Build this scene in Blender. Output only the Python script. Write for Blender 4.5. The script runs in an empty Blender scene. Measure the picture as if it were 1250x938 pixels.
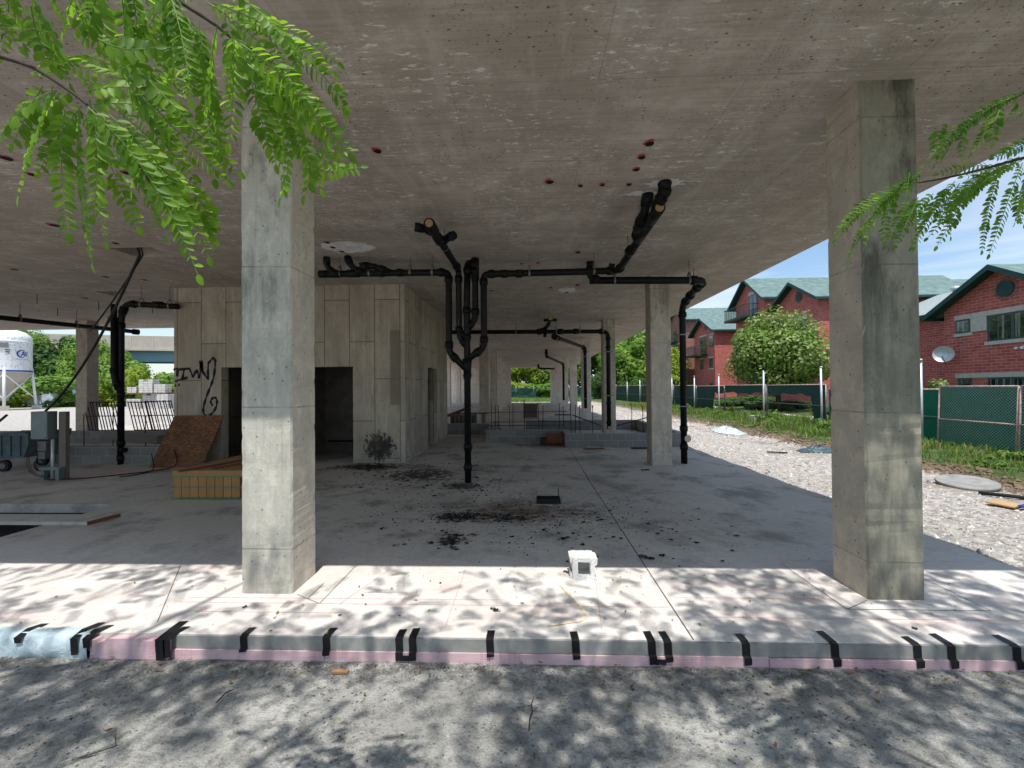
import bpy, bmesh, math, random
from mathutils import Vector, Matrix
R = math.radians
random.seed(11)
scene = bpy.context.scene
COL = scene.collection
H = 4.27          # underside of the ceiling slab above the floor
G = -0.145        # yard level
SUNT = 2.58

# ------------------------------------------------------------------ objects
def tag(o, label=None, cat=None, group=None, kind=None):
    if label: o['label'] = label
    if cat: o['category'] = cat
    if group: o['group'] = group
    if kind: o['kind'] = kind
    return o

def obj(name, bm, m, parent=None, smooth=False):
    me = bpy.data.meshes.new(name)
    bm.to_mesh(me); bm.free()
    if smooth:
        for p in me.polygons: p.use_smooth = True
    me.materials.append(m)
    o = bpy.data.objects.new(name, me); COL.objects.link(o)
    if parent:
        o.parent = parent
        o.location = -Vector(parent.get('origin', (0, 0, 0)))
    return o

def thing(name, loc, label, cat, group=None, rz=0.0):
    o = bpy.data.objects.new(name, None); COL.objects.link(o)
    o.location = loc; o.rotation_euler = (0, 0, rz); o.empty_display_size = .2
    return tag(o, label, cat, group)

def wobj(name, bm, m, parent, smooth=False):
    """mesh given in world coordinates, parented to a thing that has only a location"""
    bmesh.ops.translate(bm, verts=bm.verts, vec=-parent.location if parent.parent is None else -parent.parent.location)
    return obj(name, bm, m, parent, smooth)

def sub(name, bm, m, part, root):
    bmesh.ops.translate(bm, verts=bm.verts, vec=-root.location)
    return obj(name, bm, m, part)

def dup(root, loc=None, rz=None, label=None, scale=None):
    r = root.copy(); COL.objects.link(r)
    if loc is not None: r.location = loc
    if rz is not None: r.rotation_euler = (0, 0, rz)
    if label: r['label'] = label
    if scale is not None: r.scale = scale
    for ch in list(root.children):
        c = ch.copy(); COL.objects.link(c); c.parent = r
        for g in ch.children:
            d = g.copy(); COL.objects.link(d); d.parent = c
    return r

# ------------------------------------------------------------------ meshes
def box(bm, x0, x1, y0, y1, z0, z1):
    v = [bm.verts.new(p) for p in ((x0,y0,z0),(x1,y0,z0),(x1,y1,z0),(x0,y1,z0),(x0,y0,z1),(x1,y0,z1),(x1,y1,z1),(x0,y1,z1))]
    for f in ((0,3,2,1),(4,5,6,7),(0,1,5,4),(1,2,6,5),(2,3,7,6),(3,0,4,7)): bm.faces.new([v[i] for i in f])
    return v

def bxs(*args):
    bm = bmesh.new()
    for a in args: box(bm, *a)
    return bm

def obox(bm, c, size, rot=(0,0,0)):
    M = Matrix.Translation(c) @ (Matrix.Rotation(rot[2],4,'Z') @ Matrix.Rotation(rot[1],4,'Y') @ Matrix.Rotation(rot[0],4,'X'))
    v = box(bm, -size[0]/2,size[0]/2,-size[1]/2,size[1]/2,-size[2]/2,size[2]/2)
    for q in v: q.co = M @ q.co

def poly(bm, pts):
    return bm.faces.new([bm.verts.new(p) for p in pts])

def prism(bm, pts, d):
    """closed polygon pts extruded by vector d"""
    a = [bm.verts.new(p) for p in pts]; b = [bm.verts.new(Vector(p)+Vector(d)) for p in pts]
    bm.faces.new(a); bm.faces.new(b[::-1]); n = len(pts)
    for i in range(n): bm.faces.new((a[i], b[i], b[(i+1)%n], a[(i+1)%n]))
    bmesh.ops.recalc_face_normals(bm, faces=bm.faces)

def tube(bm, pts, r, seg=12, caps=True):
    pts = [Vector(p) for p in pts]; n = len(pts)
    rr = r if isinstance(r, (list, tuple)) else [r]*n
    t0 = (pts[1]-pts[0]).normalized()
    up = Vector((0,0,1)) if abs(t0.z) < .9 else Vector((1,0,0))
    u = t0.cross(up).normalized(); rings = []
    for i, p in enumerate(pts):
        if i == 0: t = t0
        elif i == n-1: t = (pts[i]-pts[i-1]).normalized()
        else: t = ((pts[i]-pts[i-1]).normalized() + (pts[i+1]-pts[i]).normalized()).normalized()
        u = (u - t*u.dot(t)).normalized(); w = t.cross(u)
        ring = []
        for k in range(seg):
            a = 2*math.pi*k/seg
            ring.append(bm.verts.new(p + (u*math.cos(a)+w*math.sin(a))*rr[i]))
        rings.append(ring)
    for i in range(n-1):
        for k in range(seg):
            f = bm.faces.new((rings[i][k], rings[i][(k+1)%seg], rings[i+1][(k+1)%seg], rings[i+1][k])); f.smooth = True
    if caps:
        bm.faces.new(rings[0][::-1]); bm.faces.new(rings[-1])

def round_path(pts, rad, n=5):
    pts = [Vector(p) for p in pts]; out = [pts[0]]; marks = []
    for i in range(1, len(pts)-1):
        a, b, c = pts[i-1], pts[i], pts[i+1]
        d = min(rad, (a-b).length*.45, (c-b).length*.45)
        p = b+(a-b).normalized()*d; q = b+(c-b).normalized()*d
        marks += [(p, (a-b).normalized()), (q, (c-b).normalized())]
        for k in range(n+1):
            t = k/n; out.append(p.lerp(b, t).lerp(b.lerp(q, t), t))
    out.append(pts[-1]); return out, marks

def pipe(bm, pts, r, bend=None, collars=True, extra=()):
    path, marks = round_path(pts, bend or r*2.6)
    tube(bm, path, r, 14)
    if collars:
        for p, d in marks: tube(bm, [p-d*.02, p+d*.10], r*1.24, 14); tube(bm, [p+d*.035, p+d*.055], r*1.36, 14)
    for t in extra:          # fractions along straight first segment
        a, b = Vector(pts[0]), Vector(pts[1]); d = (b-a).normalized(); p = a.lerp(b, t)
        tube(bm, [p-d*.06, p+d*.06], r*1.22, 14); tube(bm, [p-d*.012, p+d*.012], r*1.36, 14)

def hanger(p, r, along, top=H):
    """clevis strap round a pipe with its rod up to the ceiling"""
    bm = bmesh.new(); p = Vector(p); al = Vector(along).normalized(); sd = al.cross(Vector((0,0,1))).normalized()
    N = 14; w = .018; pr = []
    for k in range(N+1):
        a = math.pi*.5 + 2*math.pi*k/N
        rad = r*1.08 + (.09 if abs(k) in (0, N) else (.05 if k in (1, N-1) else 0))
        pr.append(p + sd*math.cos(a)*rad*(.35 if k in (0,N) else 1) + Vector((0,0,1))*math.sin(a)*rad)
    for k in range(N):
        a, b = pr[k], pr[k+1]
        poly(bm, (a-al*w, b-al*w, b+al*w, a+al*w))
    tube(bm, [p+Vector((0,0,r*1.05+.07)), (p.x, p.y, top)], .006, 6)
    return bm

def plate(bm, us, vs, holes, t0, t1, mapf):
    """wall / slab between t0 and t1 with rectangular holes (u0,u1,v0,v1); outer faces welded"""
    U = sorted(set(us + [h[i] for h in holes for i in (0,1)])); V = sorted(set(vs + [h[i] for h in holes for i in (2,3)]))
    def solid(i, j):
        if i < 0 or j < 0 or i >= len(U)-1 or j >= len(V)-1: return False
        cu, cv = (U[i]+U[i+1])/2, (V[j]+V[j+1])/2
        return not any(h[0] < cu < h[1] and h[2] < cv < h[3] for h in holes)
    vt = {}
    def vx(i, j, t):
        k = (i, j, t)
        if k not in vt: vt[k] = bm.verts.new(mapf(U[i], V[j], t))
        return vt[k]
    for i in range(len(U)-1):
        for j in range(len(V)-1):
            if not solid(i, j): continue
            bm.faces.new((vx(i,j,t0), vx(i+1,j,t0), vx(i+1,j+1,t0), vx(i,j+1,t0)))
            bm.faces.new((vx(i,j,t1), vx(i,j+1,t1), vx(i+1,j+1,t1), vx(i+1,j,t1)))
            for (a, b, c, d, e, f) in ((i-1,j,i,j,i,j+1), (i+1,j,i+1,j+1,i+1,j), (i,j-1,i+1,j,i,j), (i,j+1,i,j+1,i+1,j+1)):
                if not solid(a, b):
                    bm.faces.new((vx(c,d,t0), vx(c,d,t1), vx(e,f,t1), vx(e,f,t0)))
    bmesh.ops.recalc_face_normals(bm, faces=bm.faces)

def stone(bm, x, y, z, s_):
    o = [(1,0,0),(-1,0,0),(0,1,0),(0,-1,0),(0,0,.75),(0,0,-.4)]; a = random.random()*6.28; ca, sa = math.cos(a), math.sin(a); kx, ky, kz = [random.uniform(.6,1.3)*s_ for _ in range(3)]
    v = []
    for (px, py, pz) in o:
        px *= kx; py *= ky; px += random.uniform(-.3,.3)*s_; py += random.uniform(-.3,.3)*s_
        v.append(bm.verts.new((x+px*ca-py*sa, y+px*sa+py*ca, z+pz*kz)))
    for f in ((0,2,4),(2,1,4),(1,3,4),(3,0,4),(2,0,5),(1,2,5),(3,1,5),(0,3,5)): bm.faces.new([v[i] for i in f])

# ------------------------------------------------------------------ materials
class NT:
    def __init__(s, name):
        s.m = bpy.data.materials.new(name); s.m.use_nodes = True; s.t = s.m.node_tree
        s.b = s.t.nodes['Principled BSDF']; s.out = s.t.nodes['Material Output']
        s.b.inputs['Specular IOR Level'].default_value = .3
        s._pos = None
    def n(s, typ, ins=None, **kw):
        q = s.t.nodes.new(typ)
        for k, v in kw.items(): setattr(q, k, v)
        for k, v in (ins or {}).items():
            if hasattr(v, 'node'): s.t.links.new(v, q.inputs[k])
            else: q.inputs[k].default_value = v
        return q
    def pos(s):
        if s._pos is None: s._pos = s.n('ShaderNodeNewGeometry').outputs['Position']
        return s._pos
    def obj(s): return s.n('ShaderNodeTexCoord').outputs['Object']
    def map(s, v, scale=(1,1,1), loc=(0,0,0), rot=(0,0,0)):
        return s.n('ShaderNodeMapping', {'Vector': v, 'Scale': scale, 'Location': loc, 'Rotation': rot}).outputs[0]
    def noise(s, v, sc, det=4, rough=.55, dist=0):
        return s.n('ShaderNodeTexNoise', {'Vector': v, 'Scale': sc, 'Detail': det, 'Roughness': rough, 'Distortion': dist}).outputs['Fac']
    def vor(s, v, sc, feat='F1', rnd=1): return s.n('ShaderNodeTexVoronoi', {'Vector': v, 'Scale': sc, 'Randomness': rnd}, feature=feat).outputs['Distance']
    def ramp(s, f, a, b, va=0., vb=1.):
        return s.n('ShaderNodeMapRange', {'Value': f, 'From Min': a, 'From Max': b, 'To Min': va, 'To Max': vb}).outputs[0]
    def math(s, op, a, b=0., c=0.):
        q = s.t.nodes.new('ShaderNodeMath'); q.operation = op
        for i, v in enumerate((a, b, c)):
            if hasattr(v, 'node'): s.t.links.new(v, q.inputs[i])
            else: q.inputs[i].default_value = v
        return q.outputs[0]
    def mix(s, f, a, b, mode='MIX'):
        q = s.n('ShaderNodeMix', data_type='RGBA', blend_type=mode)
        for k, v in ((0, f), (6, a), (7, b)):
            if hasattr(v, 'node'): s.t.links.new(v, q.inputs[k])
            else: q.inputs[k].default_value = (tuple(v)+(1,))[:4] if not isinstance(v, (int, float)) else v
        return q.outputs[2]
    def rgb(s, c): return s.n('ShaderNodeRGB').outputs[0] if False else c
    def xyz(s, v): return s.n('ShaderNodeSeparateXYZ', {0: v}).outputs
    def comb(s, x, y, z): return s.n('ShaderNodeCombineXYZ', {0: x, 1: y, 2: z}).outputs[0]
    def bump(s, h, st=.4, d=.01):
        s.t.links.new(s.n('ShaderNodeBump', {'Height': h, 'Strength': st, 'Distance': d}).outputs[0], s.b.inputs['Normal'])
    def done(s, col, rough=.85, metal=0.):
        for k, v in (('Base Color', col), ('Roughness', rough), ('Metallic', metal)):
            if hasattr(v, 'node'): s.t.links.new(v, s.b.inputs[k])
            else: s.b.inputs[k].default_value = (tuple(v)+(1,))[:4] if k == 'Base Color' else v
        return s.m

def plain(name, c, rough=.6, metal=0., var=.25, sc=6.0, bump=.15):
    s = NT(name); p = s.pos()
    f = s.noise(p, sc, 5, .6); f2 = s.noise(p, sc*7, 3)
    col = s.mix(s.ramp(f, .3, .7), tuple(x*(1-var) for x in c), tuple(min(1, x*(1+var)) for x in c))
    if bump: s.bump(f2, bump, .003)
    return s.done(col, rough, metal)

def m_column(name, front, side, dark, amount=.5):
    """formed concrete column: stained weather face towards -Y, warmer flanks"""
    s = NT(name); p = s.pos(); x, y, z = s.xyz(p)[0:3]
    nrm = s.n('ShaderNodeNewGeometry').outputs['Normal']; ny = s.xyz(nrm)[1]
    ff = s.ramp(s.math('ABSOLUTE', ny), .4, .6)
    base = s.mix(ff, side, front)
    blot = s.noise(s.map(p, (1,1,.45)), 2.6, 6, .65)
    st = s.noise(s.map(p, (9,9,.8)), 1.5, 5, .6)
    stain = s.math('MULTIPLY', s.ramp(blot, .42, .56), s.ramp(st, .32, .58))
    up = s.ramp(z, 1.5, 3.2, .18, 1.)  # stains eased below the slab's shadow line, so the sunlit part is painted brighter
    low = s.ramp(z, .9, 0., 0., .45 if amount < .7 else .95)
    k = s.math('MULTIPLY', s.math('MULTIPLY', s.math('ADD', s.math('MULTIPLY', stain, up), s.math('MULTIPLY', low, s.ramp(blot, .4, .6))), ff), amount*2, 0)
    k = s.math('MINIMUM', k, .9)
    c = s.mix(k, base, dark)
    fine = s.noise(p, 38, 4, .65)
    c = s.mix(s.ramp(fine, .25, .75, 0, 1), s.mix(1., c, (.86,.85,.84), 'MULTIPLY'), c)
    mott = s.noise(s.map(p, (1,1,.6), (5,2,7)), 7, 5, .7)
    c = s.mix(s.ramp(mott, .48, .64, 0, .6), c, s.mix(1., c, (1.35,1.35,1.3), 'MULTIPLY'))
    m2 = s.noise(s.map(p, (1,1,.8), (1,8,3)), 3.4, 7, .75); c = s.mix(s.ramp(m2, .52, .60, 0, .32), c, s.mix(1., c, (.62,.62,.60), 'MULTIPLY'))
    m3 = s.noise(s.map(p, (16,16,.7), (0,2,0)), 1.4, 5, .7); c = s.mix(s.math('MULTIPLY', s.ramp(m3, .54, .66, 0, .35), ff), c, s.mix(1., c, (.55,.56,.52), 'MULTIPLY'))
    # lift joints, board lines and bug holes
    lj = s.math('ABSOLUTE', s.math('SUBTRACT', s.math('FRACT', s.math('MULTIPLY', s.math('ADD', s.math('ADD', z, s.math('MULTIPLY', x, .015)), .26), 1/1.22)), .5))
    c = s.mix(s.math('MULTIPLY', s.ramp(lj, .003, .007, .5, 0), s.ramp(s.noise(p, 5, 3), .38, .55, .3, 1.)), c, (.09,.085,.075))
    bh = s.vor(s.map(p, (1,1,.8)), 13); c = s.mix(s.ramp(bh, .07, .11, .8, 0), c, (.09,.08,.065))
    bh2 = s.vor(s.map(p, (1,1,1), (3,1,2)), 45); c = s.mix(s.ramp(bh2, .10, .16, .35, 0), c, (.12,.11,.09))
    s.bump(s.math('ADD', fine, s.math('MULTIPLY', s.noise(p, 6, 3), 1.5)), .35, .006)
    return s.done(c, .88)

def m_core():
    s = NT('core_concrete'); p = s.pos(); x, y, z = s.xyz(p)[0:3]
    nrm = s.n('ShaderNodeNewGeometry').outputs['Normal']; ny = s.xyz(nrm)[1]
    isf = s.ramp(s.math('ABSOLUTE', ny), .4, .6)
    hx = s.math('ADD', s.math('MULTIPLY', x, isf), s.math('MULTIPLY', y, s.math('SUBTRACT', 1., isf)))
    v = s.comb(s.math('ADD', z, .9), hx, 0.)
    br = s.n('ShaderNodeTexBrick', {'Vector': v, 'Color1': (0,0,0,1), 'Color2': (1,1,1,1), 'Mortar': (.5,.5,.5,1), 'Scale': 1., 'Mortar Size': .014, 'Mortar Smooth': .5, 'Brick Width': 1.9, 'Row Height': .61}, offset=.47, offset_frequency=2)
    tone = br.outputs['Color']; mort = br.outputs['Fac']
    c = s.mix(tone, (.41,.355,.28), (.55,.485,.39))
    c = s.mix(s.ramp(s.noise(s.map(p,(1,1,.4)), 1.8, 6, .7), .42, .60, 0, .75), c, (.33,.285,.225))
    c = s.mix(s.ramp(s.noise(s.map(p,(6,6,.5)), 1.6, 5), .52, .72, 0, .5), c, (.64,.58,.49))
    c = s.mix(s.math('MULTIPLY', mort, .8), c, (.13,.105,.075))
    rust = s.math('MULTIPLY', s.ramp(z, 3.0, 4.2), s.ramp(s.noise(s.map(p,(3,3,.6),(4,0,0)), 1.6, 4), .58, .7))
    c = s.mix(s.math('MULTIPLY', rust, .55), c, (.26,.13,.05))
    # dark vertical form strip close to the corner and a soot patch at its foot
    d = s.n('ShaderNodeVectorMath', {0: p, 1: (-3.55, 10.0, .38)}, operation='SUBTRACT').outputs[0]
    dd = s.n('ShaderNodeVectorMath', {0: s.map(d, (1.15,1,1.25))}, operation='LENGTH').outputs['Value']
    soot = s.ramp(s.math('ADD', s.math('MULTIPLY', s.ramp(dd, .0, .80, 1, 0), .42), s.noise(s.map(p, (1.6,1,1)), 8, 9, .82)), .70, .80); soot = s.math('MULTIPLY', soot, s.ramp(dd, .62, .85, 1, 0))
    c = s.mix(s.math('MINIMUM', s.math('MULTIPLY', soot, 2.6), .97), c, (.012,.011,.010))
    dirty = s.ramp(z, 1.3, 0., 0, .55); c = s.mix(s.math('MULTIPLY', dirty, s.ramp(s.noise(p, 3, 5), .35, .65)), c, (.17,.155,.13))
    bh = s.vor(p, 7); c = s.mix(s.ramp(bh, .06, .10, .8, 0), c, (.07,.06,.05)); s2 = s.noise(s.map(p,(1.2,1.2,.5),(3,3,3)), 3.2, 8, .75); c = s.mix(s.ramp(s2, .54, .62, 0, .5), c, (.26,.20,.14))
    strip_ = s.math('MULTIPLY', s.math('MULTIPLY', s.ramp(x, -3.30, -3.28), s.ramp(x, -3.02, -3.04)), s.math('MULTIPLY', s.ramp(z, 3.2, 3.15), s.ramp(z, 1.35, 1.4))); c = s.mix(s.math('MULTIPLY', strip_, .7), c, (.17,.15,.11))
    f = s.noise(p, 30, 4, .65); c = s.mix(s.ramp(f, .3, .7, .14, 0), c, (.1,.09,.08))
    s.bump(s.math('SUBTRACT', f, s.math('MULTIPLY', mort, .8)), .35, .006)
    return s.done(c, .9)

def m_ceiling():
    s = NT('ceiling_concrete'); p = s.pos(); x, y, z = s.xyz(p)[0:3]
    big = s.noise(p, .35, 4, .6)
    c = s.mix(s.ramp(big, .35, .65), (.48,.41,.355), (.61,.53,.46))
    grain = s.noise(s.map(p, (.35, 9, 1)), 3.2, 6, .7)           # board grain running across the hall
    c = s.mix(s.ramp(grain, .36, .58, .40, 0), c, (.25,.205,.165))
    grain2 = s.noise(s.map(p, (.9, 26, 1), (3,1,0)), 3.0, 4, .7)
    c = s.mix(s.ramp(grain2, .50, .68, 0, .28), c, (.60,.54,.48))
    bands = s.noise(s.map(p, (1.6, .25, 1)), 1.4, 3); c = s.mix(s.ramp(bands, .5, .7, 0, .3), c, (.55,.49,.43))
    mo = s.noise(s.map(p, (1,1.3,1), (9,4,0)), 1.6, 8, .72); c = s.mix(s.ramp(mo, .44, .62, .5, 0), c, (.31,.265,.215)); c = s.mix(s.ramp(mo, .56, .68, 0, .45), c, (.64,.59,.53))
    st2 = s.noise(s.map(p, (2.4, .35, 1), (1,1,0), (0,0,.35)), 2.2, 5, .65); c = s.mix(s.ramp(st2, .54, .66, 0, .35), c, (.62,.57,.51))
    # plywood sheet joints
    br = s.n('ShaderNodeTexBrick', {'Vector': s.map(p, (1,1,1), (.62,.2,0)), 'Scale': 1., 'Mortar Size': .004, 'Mortar Smooth': .1, 'Brick Width': 2.44, 'Row Height': 1.22}, offset=.5)
    c = s.mix(s.math('MULTIPLY', br.outputs['Fac'], .32), c, (.10,.08,.06))
    # pale scuffs left by the forms
    w = s.noise(s.map(p, (1,1,1)), 1.1, 2); sc = s.noise(s.map(p, (2.2, 7, 1), (0,0,0), (0,0,.35)), 3.1, 5, .78, .6)
    k = s.math('MULTIPLY', s.ramp(w, .48, .56), s.ramp(sc, .57, .61)); c = s.mix(s.math('MULTIPLY', k, .75), c, (.86,.82,.76))
    sc2 = s.noise(s.map(p, (9, 2, 1), (1,3,0), (0,0,.5)), 2.0, 4, .8, .9); c = s.mix(s.ramp(sc2, .68, .70, 0, .5), c, (.62,.59,.55))
    # rusty specks
    cl = s.noise(p, 1.3, 3); v = s.vor(s.map(p, (1,1.6,1)), 11); k = s.math('MULTIPLY', s.ramp(v, .10, .17, 1, 0), s.ramp(cl, .42, .55)); c = s.mix(s.math('MULTIPLY', k, .8), c, (.10,.055,.03))
    v = s.vor(p, 34); k = s.math('MULTIPLY', s.ramp(v, .16, .25, 1, 0), s.ramp(cl, .45, .58)); c = s.mix(s.math('MULTIPLY', k, .5), c, (.13,.075,.05))
    s.bump(s.math('ADD', grain2, s.noise(p, 20, 3)), .25, .006)
    return s.done(c, .86)

def m_floor():
    s = NT('floor_concrete'); p = s.pos(); x, y, z = s.xyz(p)[0:3]
    big = s.noise(p, .5, 5, .6)
    c = s.mix(s.ramp(big, .35, .65), (.49,.445,.38), (.61,.555,.48))
    front = s.ramp(y, 5.2, 3.9, 0, 1); c = s.mix(s.math('MULTIPLY', front, .75), c, s.mix(s.ramp(s.noise(p, 1.7, 5, .65), .35, .65), (.68,.635,.60), (.78,.74,.71)))  # paler tone painted into the front strip to brighten where sun reaches
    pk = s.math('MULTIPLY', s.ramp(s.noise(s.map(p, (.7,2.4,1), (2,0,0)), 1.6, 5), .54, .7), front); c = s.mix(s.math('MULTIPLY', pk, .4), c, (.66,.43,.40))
    f = s.noise(s.map(p, (.8,1.5,1)), 14, 5, .7); c = s.mix(s.ramp(f, .40, .68, .22, 0), c, (.22,.21,.20))
    # dirt film with darker blotches indoors
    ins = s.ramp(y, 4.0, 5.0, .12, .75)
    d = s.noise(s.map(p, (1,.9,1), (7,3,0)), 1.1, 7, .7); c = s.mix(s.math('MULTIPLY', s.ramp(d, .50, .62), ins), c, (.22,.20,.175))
    # rusty scorched patches
    def spot(cx, cy, rx, ry, col, lo, hi, nsc=5., st=1.):
        global _
        dv = s.n('ShaderNodeVectorMath', {0: p, 1: (cx, cy, 0)}, operation='SUBTRACT').outputs[0]
        ln = s.n('ShaderNodeVectorMath', {0: s.map(dv, (1/rx, 1/ry, 0))}, operation='LENGTH').outputs['Value']
        g = s.ramp(ln, .1, 1., 1, 0); nn = s.noise(s.map(p, (1,1.3,1), (cx,0,0)), nsc, 7, .75)
        k = s.ramp(s.math('ADD', s.math('MULTIPLY', g, .45), nn), lo, hi)
        return s.math('MULTIPLY', s.math('MULTIPLY', k, s.ramp(ln, .75, 1.05, 1, 0)), st), col
    for a in ((.0, 6.0, 1.9, .95, (.12,.065,.035), .66, .95, 4., .85), (-.95, 5.78, .62, .42, (.012,.012,.013), .72, .84, 7., 1.),
              (-.3, 5.75, 1.5, .7, (.02,.018,.018), .86, .93, 9., 1.), (-2.2, 8.6, 1.9, 1.7, (.02,.018,.018), .80, .92, 6., .9), (-3.6, 9.5, 1.6, .8, (.012,.012,.012), .74, .85, 7., .95),
              (-1.2, 7.6, 1.0, .8, (.02,.02,.02), .8, .9, 9., .85), (-.9, 4.9, .35, .5, (.02,.02,.02), .8, .86, 9., .9), (1.6, 10.6, 1.5, .8, (.12,.09,.06), .7, 1., 3., .6), (1.5, 7.2, 1.8, 1.2, (.17,.11,.08), .84, 1.05, 3., .5),
              (.7, 13.0, 1.6, .9, (.10,.07,.05), .6, .9, 3., .8)):
        k, col = spot(*a); c = s.mix(k, c, col)
    s.bump(s.math('ADD', f, s.math('MULTIPLY', big, 2.)), .25, .006)
    return s.done(c, s.ramp(big, .3, .7, .62, .85))

def m_ground():
    s = NT('yard_ground'); p = s.pos(); x, y, z = s.xyz(p)[0:3]
    n1 = s.noise(p, 1.3, 6, .65); n2 = s.noise(p, 16, 6, .7); n3 = s.noise(p, 60, 4, .7)
    grey = s.mix(s.ramp(n1, .35, .65), (.31,.305,.28), (.52,.51,.475))
    grey = s.mix(s.ramp(n2, .48, .62, 0, .6), grey, (.13,.125,.12))
    grey = s.mix(s.ramp(s.noise(s.map(p,(1,1,1),(4,4,0)), 3.2, 6, .75), .56, .68, 0, .55), grey, (.115,.112,.105))
    v = s.vor(p, 26); cl = s.noise(p, .9, 3)
    grey = s.mix(s.math('MULTIPLY', s.ramp(v, .16, .24, .85, 0), s.ramp(cl, .38, .58)), grey, (.055,.055,.055))
    v2 = s.vor(s.map(p,(1,1,1),(2,5,0)), 70); grey = s.mix(s.ramp(v2, .16, .24, .55, 0), grey, (.08,.08,.078))
    edge = s.ramp(y, 2.45, 2.9, 0, .75); edge = s.math('MULTIPLY', edge, s.ramp(s.noise(p, 10, 5, .7), .42, .58)); grey = s.mix(edge, grey, (.11,.10,.09))
    lot = s.mix(s.ramp(s.noise(p, 7, 6, .75), .38, .62), (.26,.24,.215), (.58,.545,.50))
    lot = s.mix(s.ramp(s.vor(p, 15), .05, .35, .45, 0), lot, (.25,.22,.19))
    lot = s.mix(s.ramp(s.noise(p, .8, 4), .6, .75, 0, .5), lot, (.36,.25,.20))
    isl = s.ramp(s.math('MAXIMUM', s.ramp(x, 4.0, 5.4), s.math('MAXIMUM', s.ramp(x, -16, -19), s.ramp(y, 15, 17))), 0, 1)
    c = s.mix(isl, grey, lot)
    soil = s.mix(s.ramp(n2, .35, .65), (.10,.07,.045), (.26,.19,.13))
    up = s.ramp(s.math('ADD', z, s.math('MULTIPLY', n1, .04)), -.14, -.08)
    right = s.ramp(x, 7.2, 7.6); c = s.mix(s.math('MULTIPLY', up, right), c, soil)
    lawn = s.mix(s.ramp(s.noise(p, 5, 5), .4, .6), (.035,.065,.015), (.10,.13,.04))
    lw = s.math('MULTIPLY', s.ramp(s.math('ADD', z, s.math('MULTIPLY', s.noise(p, 4, 5), .10)), .045, .08), right); c = s.mix(lw, c, lawn)
    far = s.ramp(s.math('MAXIMUM', y, s.math('MULTIPLY', s.math('ABSOLUTE', x), 1.)), 60, 70); c = s.mix(far, c, lawn)
    s.bump(s.math('ADD', n3, s.math('MULTIPLY', n2, 1.5)), .8, .03)
    return s.done(c, .95)

def m_brick(name, a, b, mortar=(.30,.20,.17), bw=.40, bh=.145):
    s = NT(name); p = s.pos(); x, y, z = s.xyz(p)[0:3]
    ny = s.xyz(s.n('ShaderNodeNewGeometry').outputs['Normal'])[1]
    isf = s.ramp(s.math('ABSOLUTE', ny), .4, .6)
    hx = s.math('ADD', s.math('MULTIPLY', x, isf), s.math('MULTIPLY', y, s.math('SUBTRACT', 1., isf)))
    br = s.n('ShaderNodeTexBrick', {'Vector': s.comb(hx, z, 0.), 'Color1': a+(1,), 'Color2': b+(1,), 'Mortar': mortar+(1,), 'Scale': 1., 'Mortar Size': .013, 'Mortar Smooth': .2, 'Brick Width': bw, 'Row Height': bh}, offset=.5)
    c = s.mix(s.ramp(s.noise(p, 3, 5), .35, .7, .25, 0), br.outputs['Color'], (.05,.015,.015))
    s.bump(s.math('SUBTRACT', 1., br.outputs['Fac']), .5, .01)
    return s.done(c, .8)

def m_shingle():
    s = NT('green_shingle'); p = s.pos(); x, y, z = s.xyz(p)[0:3]
    br = s.n('ShaderNodeTexBrick', {'Vector': s.comb(s.math('ADD', x, y), z, 0.), 'Color1': (.085,.145,.135,1), 'Color2': (.15,.215,.205,1), 'Mortar': (.07,.13,.12,1), 'Scale': 1., 'Mortar Size': .01, 'Brick Width': .33, 'Row Height': .11}, offset=.5)
    c = s.mix(s.ramp(s.noise(p, 2, 5), .4, .7, 0, .4), br.outputs['Color'], (.21,.28,.27))
    return s.done(c, .85)

def m_leaf(name, a, b, trans, tr=.45, gloss=.5, ns=2.0, spec=.3):
    s = NT(name)
    oi = s.n('ShaderNodeObjectInfo').outputs['Random']; isl = s.n('ShaderNodeNewGeometry').outputs['Random Per Island']
    f = s.noise(s.pos(), ns, 3)
    k = s.math('ADD', s.math('MULTIPLY', isl, .55), s.math('MULTIPLY', s.ramp(f, .35, .65), .45))
    k = s.math('MULTIPLY', k, s.math('ADD', .55, s.math('MULTIPLY', s.ramp(s.noise(s.pos(), ns*.45, 2), .38, .62), .45)))
    c = s.mix(k, a, b); c = s.mix(s.math('MULTIPLY', oi, .35), c, s.mix(1., c, (1.25,1.05,.7), 'MULTIPLY'))
    s.done(c, gloss); s.b.inputs['Specular IOR Level'].default_value = spec
    t = s.n('ShaderNodeBsdfTranslucent', {'Color': trans+(1,)})
    s.t.links.new(s.mix(1., trans, s.mix(k, (.45,.5,.4), (1.,1.,1.)), 'MULTIPLY'), t.inputs['Color'])
    mx = s.n('ShaderNodeMixShader', {0: tr}); s.t.links.new(s.b.outputs[0], mx.inputs[1]); s.t.links.new(t.outputs[0], mx.inputs[2])
    s.t.links.new(mx.outputs[0], s.out.inputs['Surface'])
    return s.m

def m_osb():
    s = NT('strand_board'); p = s.pos()
    v = s.n('ShaderNodeTexVoronoi', {'Vector': s.map(p, (9, 9, 26), (0,0,0), (0,.3,0)), 'Scale': 2.2}).outputs['Color']
    g = s.n('ShaderNodeSeparateColor', {0: v}).outputs[0]
    c = s.mix(g, (.10,.040,.018), (.26,.125,.060)); c = s.mix(s.ramp(s.noise(p, 3, 5), .45, .7, 0, .6), c, (.07,.03,.018))
    return s.done(c, .8)

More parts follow.
